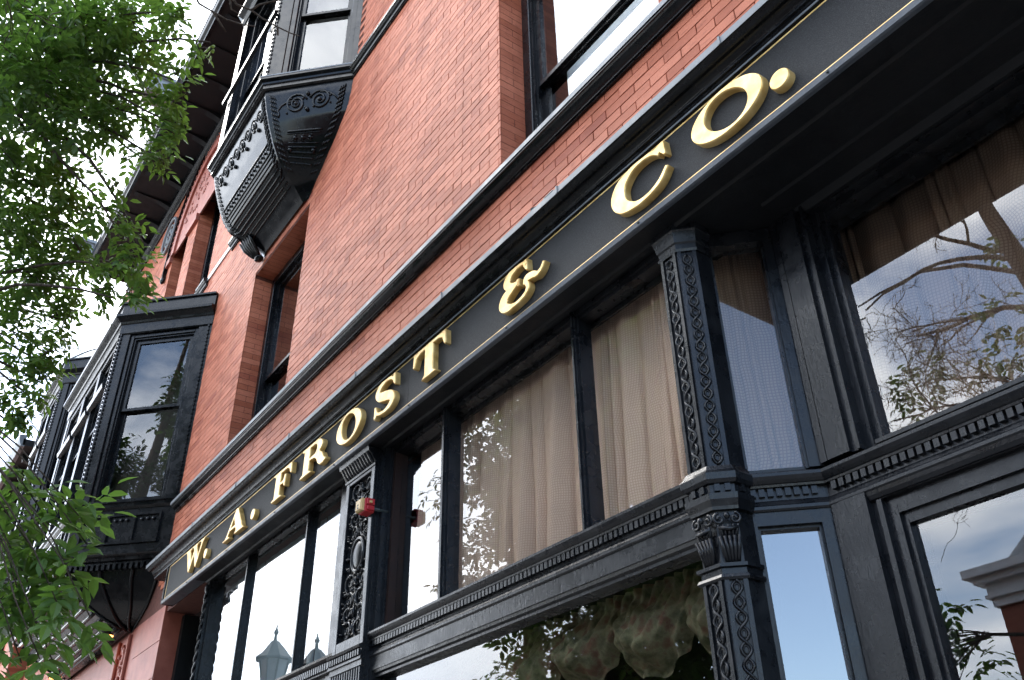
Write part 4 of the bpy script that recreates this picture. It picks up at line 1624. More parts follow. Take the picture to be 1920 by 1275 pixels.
# ------------------------------------------------------------------ the sign
SIGN = empty('shop_sign', (-4.4, -0.14, 4.6), label='long black sign board with gilded letters reading W. A. FROST & CO.', category='sign')
g = MB()
for a, b in ((-10.78, -5.062), (-5.058, -0.6), (-0.596, 2.2)):
    g.box(a, b, -0.150, -0.02, 4.650, 5.038)
g.build('backing_board', 'smalt', SIGN)
g = MB()
g.sweep([(2.2, 0), (-10.79, 0)], [(0.02, 4.607), (0.150, 4.607), (0.160, 4.612), (0.166, 4.640), (0.160, 4.648), (0.151, 4.6495), (0.02, 4.6495)])
g.build('bottom_lip', 'lip', SIGN)
g = MB()
g.box(-10.83, -10.78, -0.16, -0.02, 4.607, 5.04)
g.build('end_board', 'black', SIGN)
g = MB()
g.box(-10.74, 2.2, -0.1525, -0.149, 4.652, 4.6605)
g.box(-10.74, 2.2, -0.1525, -0.149, 5.0255, 5.034)
g.box(-10.74, -10.730, -0.1525, -0.149, 4.661, 5.024)
g.build('border_line', 'gold', SIGN)
for k in range(9):
    g = MB()
    g.blob((-9.9 + k * 1.22, -0.166, 4.628), (0.008, 0.006, 0.008), 6, 4)
    g.build('screw_head', 'iron', SIGN)


def stroke(pts, ws):
    """an outline round a centre line with given half-widths"""
    l, r = [], []
    n = len(pts)
    for i in range(n):
        a, b = pts[max(0, i - 1)], pts[min(n - 1, i + 1)]
        dx, dy = b[0] - a[0], b[1] - a[1]
        q = sqrt(dx * dx + dy * dy) or 1
        nx, ny = -dy / q, dx / q
        l.append((pts[i][0] + nx * ws[i], pts[i][1] + ny * ws[i]))
        r.append((pts[i][0] - nx * ws[i], pts[i][1] - ny * ws[i]))
    return l + r[::-1]


def spline(ctrl, n=8):
    """Catmull-Rom through (x, y, halfwidth) points"""
    out = []
    c = [ctrl[0]] + list(ctrl) + [ctrl[-1]]
    for i in range(1, len(c) - 2):
        p0, p1, p2, p3 = c[i - 1], c[i], c[i + 1], c[i + 2]
        for k in range(n):
            t_ = k / n
            out.append(tuple(0.5 * ((2 * p1[j]) + (-p0[j] + p2[j]) * t_ + (2 * p0[j] - 5 * p1[j] + 4 * p2[j] - p3[j]) * t_ ** 2 + (-p0[j] + 3 * p1[j] - 3 * p2[j] + p3[j]) * t_ ** 3) for j in range(3)))
    out.append(c[-2])
    return stroke([(p[0], p[1]) for p in out], [p[2] for p in out])


# glyphs on a cap height of 1; each entry: (width, [pieces]); a piece is a list of loops
G = {}
G['O'] = (1.76, [[arc(0.88, 0.5, 0.88, 0.525, 0, 352.5, 47), [(0.88 + 0.50 * cos(RAD(a)) - 0.10 * sin(RAD(a)), 0.5 + 0.435 * sin(RAD(a)) ) for a in range(0, 360, 8)]]])
G['C'] = (1.70, [[spline([(1.46, 0.80, 0.075), (1.28, 0.93, 0.06), (1.00, 0.985, 0.045), (0.66, 0.96, 0.075), (0.34, 0.78, 0.165), (0.235, 0.50, 0.21), (0.36, 0.22, 0.165), (0.70, 0.035, 0.075), (1.05, 0.02, 0.05), (1.36, 0.12, 0.055), (1.55, 0.30, 0.045), (1.60, 0.36, 0.04)])],
                 [[(1.30, 0.985), (1.36, 0.985), (1.56, 1.02), (1.60, 1.02), (1.62, 0.66), (1.56, 0.66), (1.47, 0.78), (1.30, 0.90)]]])
G['S'] = (1.36, [[spline([(1.18, 0.80, 0.05), (1.00, 0.94, 0.055), (0.70, 0.985, 0.055), (0.38, 0.93, 0.10), (0.24, 0.76, 0.13), (0.36, 0.60, 0.145), (0.68, 0.50, 0.16), (1.00, 0.39, 0.15), (1.13, 0.22, 0.13), (0.98, 0.07, 0.09), (0.68, 0.015, 0.055), (0.34, 0.07, 0.055), (0.14, 0.22, 0.045)])],
                 [[(1.06, 0.92), (1.17, 1.02), (1.23, 1.02), (1.25, 0.64), (1.19, 0.64), (1.10, 0.80)]],
                 [[(0.09, 0.38), (0.15, 0.38), (0.26, 0.18), (0.28, 0.09), (0.15, -0.02), (0.08, -0.02)]]])
G['T'] = (1.70, [[[(0.64, 0.10), (0.50, 0.0), (0.50, -0.01), (1.20, -0.01), (1.20, 0.03), (1.06, 0.10), (1.06, 0.90), (1.30, 0.90), (1.50, 0.82), (1.60, 0.58), (1.68, 0.58), (1.66, 1.0), (0.04, 1.0), (0.02, 0.58), (0.10, 0.58), (0.20, 0.82), (0.40, 0.90), (0.64, 0.90)]]])
G['F'] = (1.62, [[[(0.02, 0.0), (0.86, 0.0), (0.86, 0.05), (0.66, 0.11), (0.66, 0.45), (0.92, 0.45), (1.02, 0.30), (1.10, 0.30), (1.10, 0.74), (1.02, 0.74), (0.92, 0.56), (0.66, 0.56), (0.66, 0.90), (1.14, 0.90), (1.36, 0.82), (1.48, 0.62), (1.57, 0.62), (1.55, 1.0), (0.02, 1.0), (0.02, 0.95), (0.22, 0.89), (0.22, 0.11), (0.02, 0.05)]]])
G['R'] = (1.96, [[[(0.02, 0.0), (0.84, 0.0), (0.84, 0.05), (0.66, 0.11), (0.66, 0.44), (0.80, 0.44)] + [(1.16 - 0.1 + 0.0, 0.40), (1.24, 0.28), (1.34, 0.12), (1.50, 0.0), (1.72, -0.02), (1.94, 0.05), (1.94, 0.12), (1.84, 0.14), (1.76, 0.22), (1.64, 0.40), (1.46, 0.49)] + arc(1.10, 0.745, 0.52, 0.255, -50, 90, 12) + [(0.02, 1.0), (0.02, 0.95), (0.22, 0.89), (0.22, 0.11), (0.02, 0.05)],
                 [(0.66, 0.54), (0.66, 0.90), (0.92, 0.90)] + arc(0.95, 0.72, 0.26, 0.18, 80, -80, 10) + [(0.9, 0.54)]]])
G['A'] = (2.2, [[[(0.0, 0.0), (0.66, 0.0), (0.66, 0.05), (0.50, 0.10), (0.62, 0.27), (1.20, 0.27), (1.30, 0.10), (1.16, 0.05), (1.16, 0.0), (2.06, 0.0), (2.06, 0.05), (1.90, 0.10), (1.24, 1.03), (1.06, 1.03), (0.34, 0.14), (0.22, 0.07), (0.0, 0.05)],
                 [(0.70, 0.38), (1.12, 0.38), (0.94, 0.70)]]])
G['W'] = (2.45, [[[(0.0, 1.0), (0.0, 0.95), (0.16, 0.90), (0.72, -0.03), (0.86, -0.03), (1.24, 0.58), (1.58, -0.03), (1.72, -0.03), (2.24, 0.88), (2.42, 0.95), (2.42, 1.0), (1.84, 1.0), (1.84, 0.95), (2.04, 0.89), (1.78, 0.36), (1.46, 0.90), (1.60, 0.95), (1.60, 1.0), (0.92, 1.0), (0.92, 0.95), (1.08, 0.88), (1.14, 0.78), (0.94, 0.38), (0.62, 0.90), (0.78, 0.95), (0.78, 1.0)]]])
G['&'] = (1.82, [[spline([(1.10, 0.86, 0.05), (0.98, 0.97, 0.05), (0.72, 0.99, 0.06), (0.46, 0.92, 0.12), (0.36, 0.76, 0.14), (0.48, 0.61, 0.10), (0.74, 0.545, 0.06), (0.80, 0.54, 0.05)])],
                 [spline([(0.80, 0.545, 0.05), (0.56, 0.52, 0.10), (0.28, 0.41, 0.15), (0.20, 0.24, 0.17), (0.34, 0.08, 0.12), (0.66, 0.01, 0.055), (0.98, 0.05, 0.055), (1.14, 0.17, 0.065), (1.12, 0.32, 0.07), (1.04, 0.40, 0.06)])],
                 [spline([(1.00, 0.34, 0.03), (1.10, 0.46, 0.10), (1.32, 0.44, 0.10), (1.50, 0.36, 0.07), (1.66, 0.42, 0.05), (1.76, 0.56, 0.035)])],
                 [[(0.98, 1.0), (1.08, 1.03), (1.14, 1.03), (1.16, 0.70), (1.10, 0.70), (1.00, 0.86)]],
                 [[(0.74, 0.66), (0.82, 0.66), (0.84, 0.44), (0.76, 0.44), (0.68, 0.55)]]])
DOT = (0.40, [[arc(0.2, 0.2, 0.2, 0.2, 0, 345, 23)]])
G['.'] = DOT
CAP, ZBASE = 0.265, 4.712
for ch, x0, x1 in (('W', -9.99, -9.37), ('.', -9.325, -9.225), ('A', -8.74, -8.14), ('.', -8.005, -7.90), ('F', -7.50, -7.07), ('R', -6.87, -6.35), ('O', -6.17, -5.73), ('S', -5.53, -5.16), ('T', -4.93, -4.47),
                   ('&', -3.84, -3.34), ('C', -2.745, -2.275), ('O', -2.12, -1.655), ('.', -1.628, -1.515)):
    w, pieces = G[ch]
    k = (x1 - x0) / w
    g = MB()
    for i, loops in enumerate(pieces):
        LL = [[(x0 + x * k, ZBASE + y * CAP) for x, y in lp_] for lp_ in loops]
        g.poly(FAC, LL, 0.1495, 0.196 - 0.0007 * i, 0.008)
    g.build('letter' if ch not in '.' else 'full_stop', 'gold', SIGN, label='gilded raised ' + ('letter ' + ch if ch not in '.&' else ('ampersand' if ch == '&' else 'full stop')))


# ------------------------------------------------------------------ curtains
def curtain(label, fr, u0, u1, z0, z1, d, seed, amp=0.075, group='woven brown curtains behind the shop windows', mt='curtain'):
    """hung cloth: broad rounded pleats parted by narrow deep creases, wandering towards the hem"""
    r_ = random.Random(seed)
    edges, u = [u0 - 0.05], u0 - 0.05
    while u < u1 + 0.05:
        u += r_.choice((0.05, 0.07, 0.09, 0.13, 0.18, 0.22)) * r_.uniform(0.85, 1.2)
        edges.append(u)
    am = [amp * r_.uniform(0.45, 1.35) for _ in edges]
    dr = [r_.uniform(-0.03, 0.03) for _ in edges]
    n, m_ = int((u1 - u0) / 0.006), 22
    g = MB()
    g.uv = []
    for j in range(m_ + 1):
        t_ = 1 - j / m_                     # 1 at the hem, 0 at the rail
        z = z1 + (z0 - z1) * t_
        ed = [e + q * t_ ** 1.5 for e, q in zip(edges, dr)]
        al, last, k = 0.0, None, 0
        for i in range(n + 1):
            u = u0 + (u1 - u0) * i / n
            while k < len(ed) - 2 and u > ed[k + 1]:
                k += 1
            f = min(1, max(0, (u - ed[k]) / (ed[k + 1] - ed[k])))
            h = am[k] * (0.55 + 0.65 * t_) * (max(0.0, sin(pi * f)) ** 0.45) + 0.10 * am[k] * sin(9 * f + 4 * t_ + k)
            g.v.append(fr.p(u, d + h - 0.5 * amp, z))
            if last is not None:
                al += sqrt(((u1 - u0) / n) ** 2 + (h - last) ** 2)
            last = h
            g.uv.append((al, z + 0.004 * sin(30 * al)))
    for j in range(m_):
        for i in range(n):
            a = j * (n + 1) + i
            g.f.append((a, a + 1, a + n + 2, a + n + 1))
    g.f = [f[::-1] for f in g.f]
    o_ = g.build('curtain', mt, None, smooth=True, label=label, category='curtain', group=group)
    sd = o_.modifiers.new('thickness', 'SOLIDIFY')
    sd.thickness = 0.002
    return o_


curtain('woven brown curtain behind the pane next to the red alarm', FAC, -5.60, -4.83, 3.15, 4.70, -0.27, 1)
curtain('woven brown curtain behind the wide middle pane under the ampersand', FAC, -4.86, -3.40, 3.15, 4.70, -0.27, 2)
curtain('woven brown curtain behind the pane beside the carved corner post', FAC, -3.40, -2.55, 3.15, 4.70, -0.27, 3)
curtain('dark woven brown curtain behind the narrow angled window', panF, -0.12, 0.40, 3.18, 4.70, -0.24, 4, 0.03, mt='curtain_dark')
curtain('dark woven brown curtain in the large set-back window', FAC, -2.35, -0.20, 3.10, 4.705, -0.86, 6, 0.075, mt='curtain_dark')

for i, (a, b, lb) in enumerate(((-9.58, -8.60, 'pale roller blind in the tall pane under the letters W and A'), (-8.565, -7.17, 'pale roller blind in the wide tall pane under the letter F'), (-7.135, -6.43, 'pale roller blind behind the tall pane beside the carved pilaster'))):
    g = MB()
    n = 24
    g.grid(lambda u, v, a=a, b=b: (a + (b - a) * u, 0.215 + 0.004 * sin(40 * u) + 0.003 * sin(9 * v), 3.0 + 1.56 * v), n, 6)
    bl = g.build('roller_blind', 'blind', None, smooth=True, label=lb, category='blind', group='pale blinds in the left shop window')
    sd = bl.modifiers.new('thickness', 'SOLIDIFY')
    sd.thickness = 0.002

# swagged shade at the top of the lower middle window
VAL = empty('balloon_shade', (-4, 0.3, 2.5), label='dark floral balloon shade swagged inside the lower middle window', category='shade')
for k in range(6):
    c = -5.35 + k * 0.52
    dz = 0.03 * ((k * 7) % 3)
    def swag(a, b, c=c, dz=dz):
        u = c + (a - 0.5) * 0.56
        e = sin(pi * a)
        bot = 2.74 - dz - 0.20 * e ** 0.7
        z = 2.97 + (bot - 2.97) * b
        bulge = (0.04 + 0.13 * e) * sin(pi * min(1, b * 1.06) ** 1.8)
        fold = 0.020 * sin(17 * b + 5 * abs(a - 0.5) * 4 + 1.3 * sin(9 * a + k)) * e * b + 0.016 * sin(46 * a + 3 * b) * (1.1 - b) + 0.010 * sin(31 * a + 22 * b)
        return (u, 0.34 - bulge - fold, z + 0.012 * sin(18 * a) * b)
    g = MB()
    g.grid(swag, 64, 40)
    g.build('swag', 'swag', VAL, smooth=True)

# ------------------------------------------------------------------ small fittings
ALM = empty('alarm_sounder', (-5.74, -0.06, 4.04), label='red fire alarm sounder with a cream strobe on the carved pilaster', category='alarm')
g = MB()
g.fbox(FAC, -5.785, -5.682, 0.053, 0.130, 4.062, 4.166, 0.008)
g.build('body', 'red', ALM)
g = MB()
g.fbox(FAC, -5.780, -5.687, 0.131, 0.160, 4.067, 4.161, 0.010)
g.build('strobe_cover', 'cream', ALM)
g = MB()
g.fbox(FAC, -5.682, -5.660, 0.06, 0.120, 4.112, 4.158, 0.006)
g.fbox(FAC, -5.682, -5.663, 0.06, 0.116, 4.072, 4.106, 0.005)
g.build('horn_grille', 'red', ALM)
g = MB()
g.fbox(FAC, -5.660, -5.650, 0.085, 0.105, 4.122, 4.138)
g.build('screw_lug', 'cream', ALM)
g = MB()
for k in range(2):      # small dark print on the cover
    g.fbox(FAC, -5.745, -5.725, 0.160, 0.1612, 4.085 + k * 0.022, 4.097 + k * 0.022)
g.build('printed_mark', 'iron', ALM)
g = MB()
g.tube([(-5.68, -0.06, 4.09), (-5.66, -0.02, 4.08), (-5.66, 0.05, 4.08)], 0.012, 6)
g.build('conduit', 'iron', ALM)

FIX = empty('bird_spike_bracket', (-3.35, -0.16, 5.24), label='small broken black bracket lying on the shop cornice', category='bracket')
g = MB()
g.tube([(-3.52, -0.17, 5.26), (-3.44, -0.18, 5.31), (-3.36, -0.17, 5.30)], [0.006, 0.032, 0.02], 6)
g.tube([(-3.36, -0.17, 5.24), (-3.33, -0.17, 5.33), (-3.27, -0.16, 5.36)], [0.02, 0.022, 0.012], 6)
g.build('arm', 'iron', FIX)
g = MB()
g.lathe((-3.30, -0.10, 5.26), [(0.045, 0), (0.05, 0.05), (0.03, 0.09), (0.01, 0.10)], 10)
g.build('cap', 'red', FIX)
HK = MB()
HK.tube([(-8.42, -0.10, 5.26), (-8.40, -0.12, 5.33), (-8.35, -0.14, 5.34), (-8.31, -0.13, 5.30)], 0.016, 6)
HK.blob((-8.42, -0.10, 5.28), (0.03, 0.03, 0.04), 6, 4)
HK.build('wall_hook', 'iron', None, smooth=True, label='small dark iron hook on the cornice above the letter A', category='hook')


# ------------------------------------------------------------------ trees
TOP = [(-5.33, -3.21, 7.0, 0.41), (-4.95, -2.9, 6.83, 0.34), (-5.0, -2.58, 7.05, 0.31), (-4.62, -2.39, 6.84, 0.15), (-5.15, -3.05, 6.33, 0.35), (-5.47, -2.76, 6.88, 0.36), (-5.03, -2.49, 6.74, 0.21), (-4.8, -2.24, 6.52, 0.12), (-4.56, -2.17, 6.6, 0.09), (-5.69, -2.98, 6.33, 0.35), (-5.25, -2.73, 6.23, 0.31), (-5.35, -2.47, 6.55, 0.22), (-5.08, -2.23, 6.38, 0.17), (-4.87, -2.18, 6.44, 0.07), (-4.98, -2.13, 6.17, 0.12), (-5.11, -2.16, 6.03, 0.13), (-5.29, -2.26, 6.15, 0.12), (-5.75, -2.87, 5.93, 0.3), (-5.88, -2.63, 6.25, 0.22), (-5.79, -2.86, 5.53, 0.25), (-5.96, -2.62, 5.81, 0.26), (-5.94, -2.64, 5.31, 0.27), (-6.2, -2.4, 5.23, 0.19), (-6.22, -2.64, 5.02, 0.25), (-6.07, -2.39, 4.86, 0.16), (-6.28, -2.49, 4.67, 0.19), (-6.37, -2.48, 4.47, 0.13), (-6.2, -2.36, 4.72, 0.12), (-6.3, -2.42, 4.52, 0.12), (-6.1, -2.5, 5.5, 0.2), (-5.26, -2.37, 5.55, 0.1), (-5.22, -2.25, 5.42, 0.14), (-5.21, -2.13, 5.24, 0.13), (-5.36, -2.22, 5.22, 0.15), (-5.24, -2.06, 5.01, 0.1), (-5.47, -2.27, 5.07, 0.12), (-5.69, -2.42, 5.47, 0.14), (-5.28, -2.09, 4.96, 0.09), (-5.44, -2.47, 5.66, 0.09), (-5.23, -2.37, 5.76, 0.07)]
LOW = [(-4.1, -2.52, 3.17, 0.08), (-4.04, -2.47, 3.01, 0.14), (-3.94, -2.34, 2.97, 0.12), (-3.84, -2.25, 2.9, 0.06), (-4.0, -2.39, 2.81, 0.14), (-3.9, -2.26, 2.73, 0.1), (-4.05, -2.39, 2.63, 0.14), (-3.83, -2.27, 2.58, 0.1), (-3.83, -2.15, 2.54, 0.05), (-3.85, -2.21, 2.46, 0.05), (-3.99, -2.37, 2.43, 0.11), (-3.81, -2.26, 3.0, 0.04), (-3.78, -2.29, 2.37, 0.04), (-4.12, -2.35, 2.74, 0.1)]
TW = [[(-3.54, -2.46, 5.92), (-3.59, -2.37, 5.87), (-3.59, -2.29, 5.86), (-3.59, -2.21, 5.85), (-3.57, -2.12, 5.85), (-3.55, -2.06, 5.86)], [(-3.48, -2.27, 5.95), (-3.51, -2.19, 5.91), (-3.5, -2.11, 5.91), (-3.5, -2.05, 5.89), (-3.5, -1.95, 5.88), (-3.49, -1.87, 5.87), (-3.48, -1.82, 5.87)], [(-3.5, -2.11, 5.91), (-3.46, -2.08, 5.94), (-3.4, -2.0, 5.97), (-3.35, -1.94, 5.99)], [(-3.59, -2.29, 5.86), (-3.62, -2.23, 5.83), (-3.64, -2.19, 5.81)], [(-3.51, -2.23, 5.92), (-3.54, -2.21, 5.89), (-3.54, -2.16, 5.88)], [(-3.5, -1.95, 5.88), (-3.53, -1.93, 5.85)]]

LEAF = [(0, 0, 0), (0.28, 0.20, 0.05), (0.62, 0.19, 0.03), (1.0, 0.0, -0.10), (0.62, -0.19, 0.03), (0.28, -0.20, 0.05), (0.45, 0.0, -0.015)]
LEAF_F = [(0, 6, 1), (1, 6, 2), (2, 6, 3), (0, 5, 6), (5, 4, 6), (4, 3, 6)]


def leaf_matrix(p, d, up, size):
    d = d.normalized()
    s_ = up.cross(d)
    if s_.length < 1e-4:
        s_ = d.orthogonal()
    s_.normalize()
    n = d.cross(s_)
    return Matrix(((d.x * size, s_.x * size, n.x * size, p.x), (d.y * size, s_.y * size, n.y * size, p.y), (d.z * size, s_.z * size, n.z * size, p.z), (0, 0, 0, 1)))


def compound_leaf(r_, p, d, size, n_pairs=3):
    """leaf matrices for an ash-like compound leaf starting at p and reaching along d"""
    out = []
    d = d.normalized()
    side = d.cross(Vector((0, 0, 1)))
    if side.length < 1e-3:
        side = Vector((1, 0, 0))
    side.normalize()
    roll = r_.uniform(-0.6, 0.6)
    up = (Matrix.Rotation(roll, 3, d) @ side.cross(d)).normalized()
    side = d.cross(up)
    l = size * 1.9
    for k in range(n_pairs):
        q = p + d * l * (0.35 + 0.28 * k) + Vector((0, 0, -0.10 * size * k))
        for sg in (-1, 1):
            dd = (d * 0.55 + side * sg * 0.9 + Vector((r_.uniform(-.2, .2), r_.uniform(-.2, .2), r_.uniform(-.45, .1))))
            uu = (up + Vector((r_.uniform(-.4, .4), r_.uniform(-.4, .4), r_.uniform(-.2, .4)))).normalized()
            out.append(leaf_matrix(q, dd, uu, size * r_.uniform(0.75, 1.1)))
    out.append(leaf_matrix(p + d * l * (0.35 + 0.28 * n_pairs), d + Vector((0, 0, -0.3)), up, size * 1.1))
    return out


def leaves_mesh(mats):
    g = MB()
    g.rnd = []
    for i, m_ in enumerate(mats):
        b = len(g.v)
        g.v += [tuple(m_ @ Vector(q)) for q in LEAF]
        g.f += [tuple(b + k for k in f) for f in LEAF_F]
        g.rnd += [i * 0.137] * len(LEAF)
    return g


def cluster(r_, c, rad, size, dens):
    """compound leaves filling a ball of given radius"""
    out = []
    n = max(2, int(dens * (rad / size) ** 2.2))
    for i in range(n):
        v = Vector((r_.gauss(0, 1), r_.gauss(0, 1), r_.gauss(0, 1)))
        v = v.normalized() * rad * r_.random() ** 0.45
        p = Vector(c) + v
        d = Vector((r_.uniform(-1, 1), r_.uniform(-1, 1), r_.uniform(-0.75, 0.35))) + v * (0.7 / max(rad, 0.05))
        out += compound_leaf(r_, p - d.normalized() * size, d, size, r_.choice((2, 3, 3)))
    return out


def limb(g, a, b, r0, r1, r_, n=8, wob=0.06):
    a, b = Vector(a), Vector(b)
    l = (b - a).length
    pts, rs = [], []
    o = Vector((0, 0, 0))
    for i in range(n + 1):
        t_ = i / n
        o += Vector((r_.gauss(0, 1), r_.gauss(0, 1), r_.gauss(0, 1))) * wob * l / n
        pts.append(a.lerp(b, t_) + o * (1 - 0.0 * t_) + Vector((0, 0, 0.10 * l * sin(pi * t_))))
        rs.append(r0 + (r1 - r0) * t_)
    g.tube(pts, rs, 7 if r0 > 0.05 else 5)
    return pts


# street tree whose crown hangs over the pavement
rt = random.Random(21)
TRA = empty('ash_tree', (-8.2, -5.0, -0.4), label='leafy green street tree hanging over the pavement beside the building', category='tree')
g = MB()
tp = [(-8.2, -5.0, -0.45), (-8.18, -5.0, 0.2), (-8.15, -4.98, 1.5), (-8.1, -4.95, 2.8), (-8.0, -4.9, 3.9), (-7.9, -4.8, 5.0), (-7.9, -4.8, 6.8), (-8.0, -4.7, 8.6)]
g.tube(tp, [0.26, 0.20, 0.18, 0.165, 0.15, 0.11, 0.07, 0.03], 12)
g.build('trunk', 'bark', TRA, smooth=True)
fill = []
while len(fill) < 165:
    p = Vector((-8.2 + rt.uniform(-2.3, 2.3), -4.7 + rt.uniform(-1.6, 1.6), 6.4 + rt.uniform(-3.1, 3.2)))
    q = Vector(((p.x + 8.2) / 2.3, (p.y + 4.7) / 1.6, (p.z - 6.4) / 3.15))
    if 0.3 < q.length < 1 and p.y < -3.25 - 0.075 * abs(p.x):
        fill.append((p.x, p.y, p.z, rt.uniform(0.34, 0.6)))
for i in range(72):
    fill.append((rt.uniform(-10.7, -8.9), rt.uniform(-5.3, -4.2), rt.uniform(5.2, 9.6), rt.uniform(0.26, 0.42)))
for i in range(26):
    fill.append((rt.uniform(-11.6, -8.6), rt.uniform(-5.2, -4.05), rt.uniform(3.1, 4.7), rt.uniform(0.34, 0.5)))
g = MB()
mats = []
hubs = [Vector(tp[i]) for i in (4, 5, 6)] + [Vector((-6.4, -4.2, 5.6)), Vector((-6.2, -3.6, 6.2)), Vector((-6.6, -3.6, 5.0)), Vector((-5.8, -3.4, 6.6))]
for a, b in ((4, 3), (4, 5), (5, 4), (5, 6)):
    limb(g, tp[a], hubs[b], 0.09, 0.05, rt)
for c in fill + TOP:
    h = min(hubs, key=lambda q: (q - Vector(c[:3])).length)
    if rt.random() < 0.75:
        pts = limb(g, h, c[:3], 0.022, 0.006, rt, 8, 0.10)
    for k in range(4):
        e = Vector(c[:3]) + Vector((rt.uniform(-1, 1), rt.uniform(-1, 1), rt.uniform(-.6, .6))) * c[3]
        g.tube([Vector(c[:3]), Vector(c[:3]).lerp(e, 0.5) + Vector((0, 0, 0.02)), e], [0.005, 0.004, 0.002], 4)
g.build('limbs', 'bark', TRA, smooth=True)
for c in fill:
    mats += cluster(rt, c[:3], c[3], 0.15, 3.0)
vis = []
for c in TOP:
    vis += cluster(rt, c[:3], c[3] * 1.0, 0.074, 4.0)
lm = leaves_mesh(mats + vis)
lm.build('foliage', 'leaf', TRA, kind='stuff')

# second street tree: mostly bare limbs above, one low leafy bough
rt = random.Random(5)
TRB = empty('half_bare_tree', (-2.5, -5.0, -0.4), label='half bare street tree with thin twigs and a low leafy bough', category='tree')
g = MB()
tb = [(-2.45, -5.0, -0.45), (-2.45, -5.0, 0.3), (-2.5, -4.95, 2.0), (-2.55, -4.85, 3.6), (-2.65, -4.7, 5.2), (-2.8, -4.5, 6.4), (-2.95, -4.35, 7.6), (-3.1, -4.3, 9.2)]
g.tube(tb, [0.24, 0.18, 0.16, 0.14, 0.125, 0.11, 0.08, 0.03], 12)
g.build('trunk', 'bark', TRB, smooth=True)
g = MB()


def ramify(g, p, d, l, r, lev):
    n = 7
    pts, rs = [Vector(p)], [r]
    q = Vector(p)
    dd = Vector(d).normalized()
    for i in range(n):
        dd = (dd + Vector((rt.gauss(0, 1), rt.gauss(0, 1), rt.gauss(0, 1))) * 0.20).normalized()
        q = q + dd * l / n
        pts.append(q.copy())
        rs.append(max(0.0026, r * (1 - 0.55 * (i + 1) / n)))
    g.tube(pts, rs, 6 if lev < 2 else 4)
    if lev >= 4:
        return
    for k in range((5, 5, 4, 3)[lev]):
        i = rt.randint(2, n)
        a = (dd + Vector((rt.uniform(-1, 1), rt.uniform(-1, 1), rt.uniform(-.8, .8))) * 1.1).normalized()
        ramify(g, pts[i], a, l * rt.uniform(0.42, 0.66), rs[i] * 0.62, lev + 1)


for (p, d, l, r) in (((-2.7, -4.62, 5.6), (-1.0, 0.25, 0.35), 1.7, 0.036), ((-2.8, -4.5, 6.4), (-0.9, 0.5, 0.25), 1.5, 0.032), ((-2.9, -4.4, 7.1), (-0.8, 0.2, 0.6), 1.5, 0.03),
                     ((-2.65, -4.7, 5.0), (-0.9, -0.2, 0.25), 1.6, 0.03), ((-2.95, -4.35, 7.6), (0.2, 0.6, 0.7), 1.2, 0.04), ((-2.6, -4.8, 4.4), (0.5, 0.6, 0.5), 1.5, 0.045), ((-2.75, -4.55, 6.1), (0.9, -0.1, 0.5), 1.5, 0.05)):
    ramify(g, p, d, l, r, 0)
for l_ in TW:
    g.tube(l_, [0.0075 - 0.005 * i / len(l_) for i in range(len(l_))], 5)
limb(g, (-2.9, -4.4, 7.0), TW[0][0], 0.03, 0.0075, rt, 8, 0.04)
limb(g, (-2.85, -4.4, 6.8), TW[1][0], 0.03, 0.0075, rt, 8, 0.04)
pts = limb(g, (-2.52, -4.9, 2.6), (-3.7, -3.15, 3.25), 0.04, 0.012, rt)
for c in LOW:
    limb(g, pts[-1], c[:3], 0.0055, 0.0025, rt, 6, 0.08)
g.build('limbs', 'bark', TRB, smooth=True)
low = []
for c in LOW:
    low += cluster(rt, c[:3], c[3], 0.088, 6.0)
oth = []
for c in ((-4.3, -4.2, 6.15, 0.27), (-3.95, -4.3, 6.15, 0.2), (-3.4, -4.4, 6.1, 0.27), (-3.15, -4.4, 6.4, 0.28), (-2.95, -4.35, 7.25, 0.22), (-3.05, -4.4, 5.9, 0.3), (-2.4, -4.6, 6.6, 0.35),
          (-4.28, -3.75, 3.62, 0.22), (-4.2, -3.8, 3.35, 0.26), (-4.0, -3.82, 3.22, 0.22), (-4.36, -3.75, 3.86, 0.13)):
    oth += cluster(rt, c[:3], c[3], 0.105, 1.7)
camp = Vector((0, -2.85, 1.6))
low.sort(key=lambda m_: (m_.translation - camp).length)
lme = bpy.data.meshes.new('leaf')
lme.from_pydata([tuple(q) for q in LEAF], [], LEAF_F)
lme.materials.append(MT['leaf'])
for m_ in low[:300]:
    ob = bpy.data.objects.new('leaf', lme)
    COL.objects.link(ob)
    ob.parent = TRB
    w_ = Matrix.Translation(W(m_.translation) - Vector(TRB['_w'])) @ m_.to_3x3().to_4x4() @ Matrix.Scale(S, 4)
    ob.matrix_local = w_
leaves_mesh(low[300:] + oth).build('foliage', 'leaf', TRB, kind='stuff')

# the next tree along the kerb, mirrored in the bay's glass
rt = random.Random(11)
TRC = empty('round_tree', (-11.5, -5.5, -0.4), label='tall slender dense green tree farther along the kerb', category='tree')
g = MB()
g.tube([(-11.5, -5.5, -0.5), (-11.5, -5.5, 2), (-11.4, -5.45, 5), (-11.1, -5.4, 8.5), (-10.8, -5.3, 12)], [0.24, 0.18, 0.15, 0.11, 0.03], 10)
g.build('trunk', 'bark', TRC, smooth=True)
mats = []
for i in range(56):
    if i < 40:
        t_ = rt.random()
        c = (-10.45 + rt.gauss(0, 0.22) * (1.6 - t_), -5.3 + rt.gauss(0, 0.4), 7.3 + 4.6 * t_ ** 1.3)
    else:
        c = (-11.95 + rt.gauss(0, 0.25), -5.3 + rt.gauss(0, 0.4), 7.2 + 1.9 * rt.random())
    mats += cluster(rt, c, rt.uniform(0.28, 0.45), 0.14, 2.6)
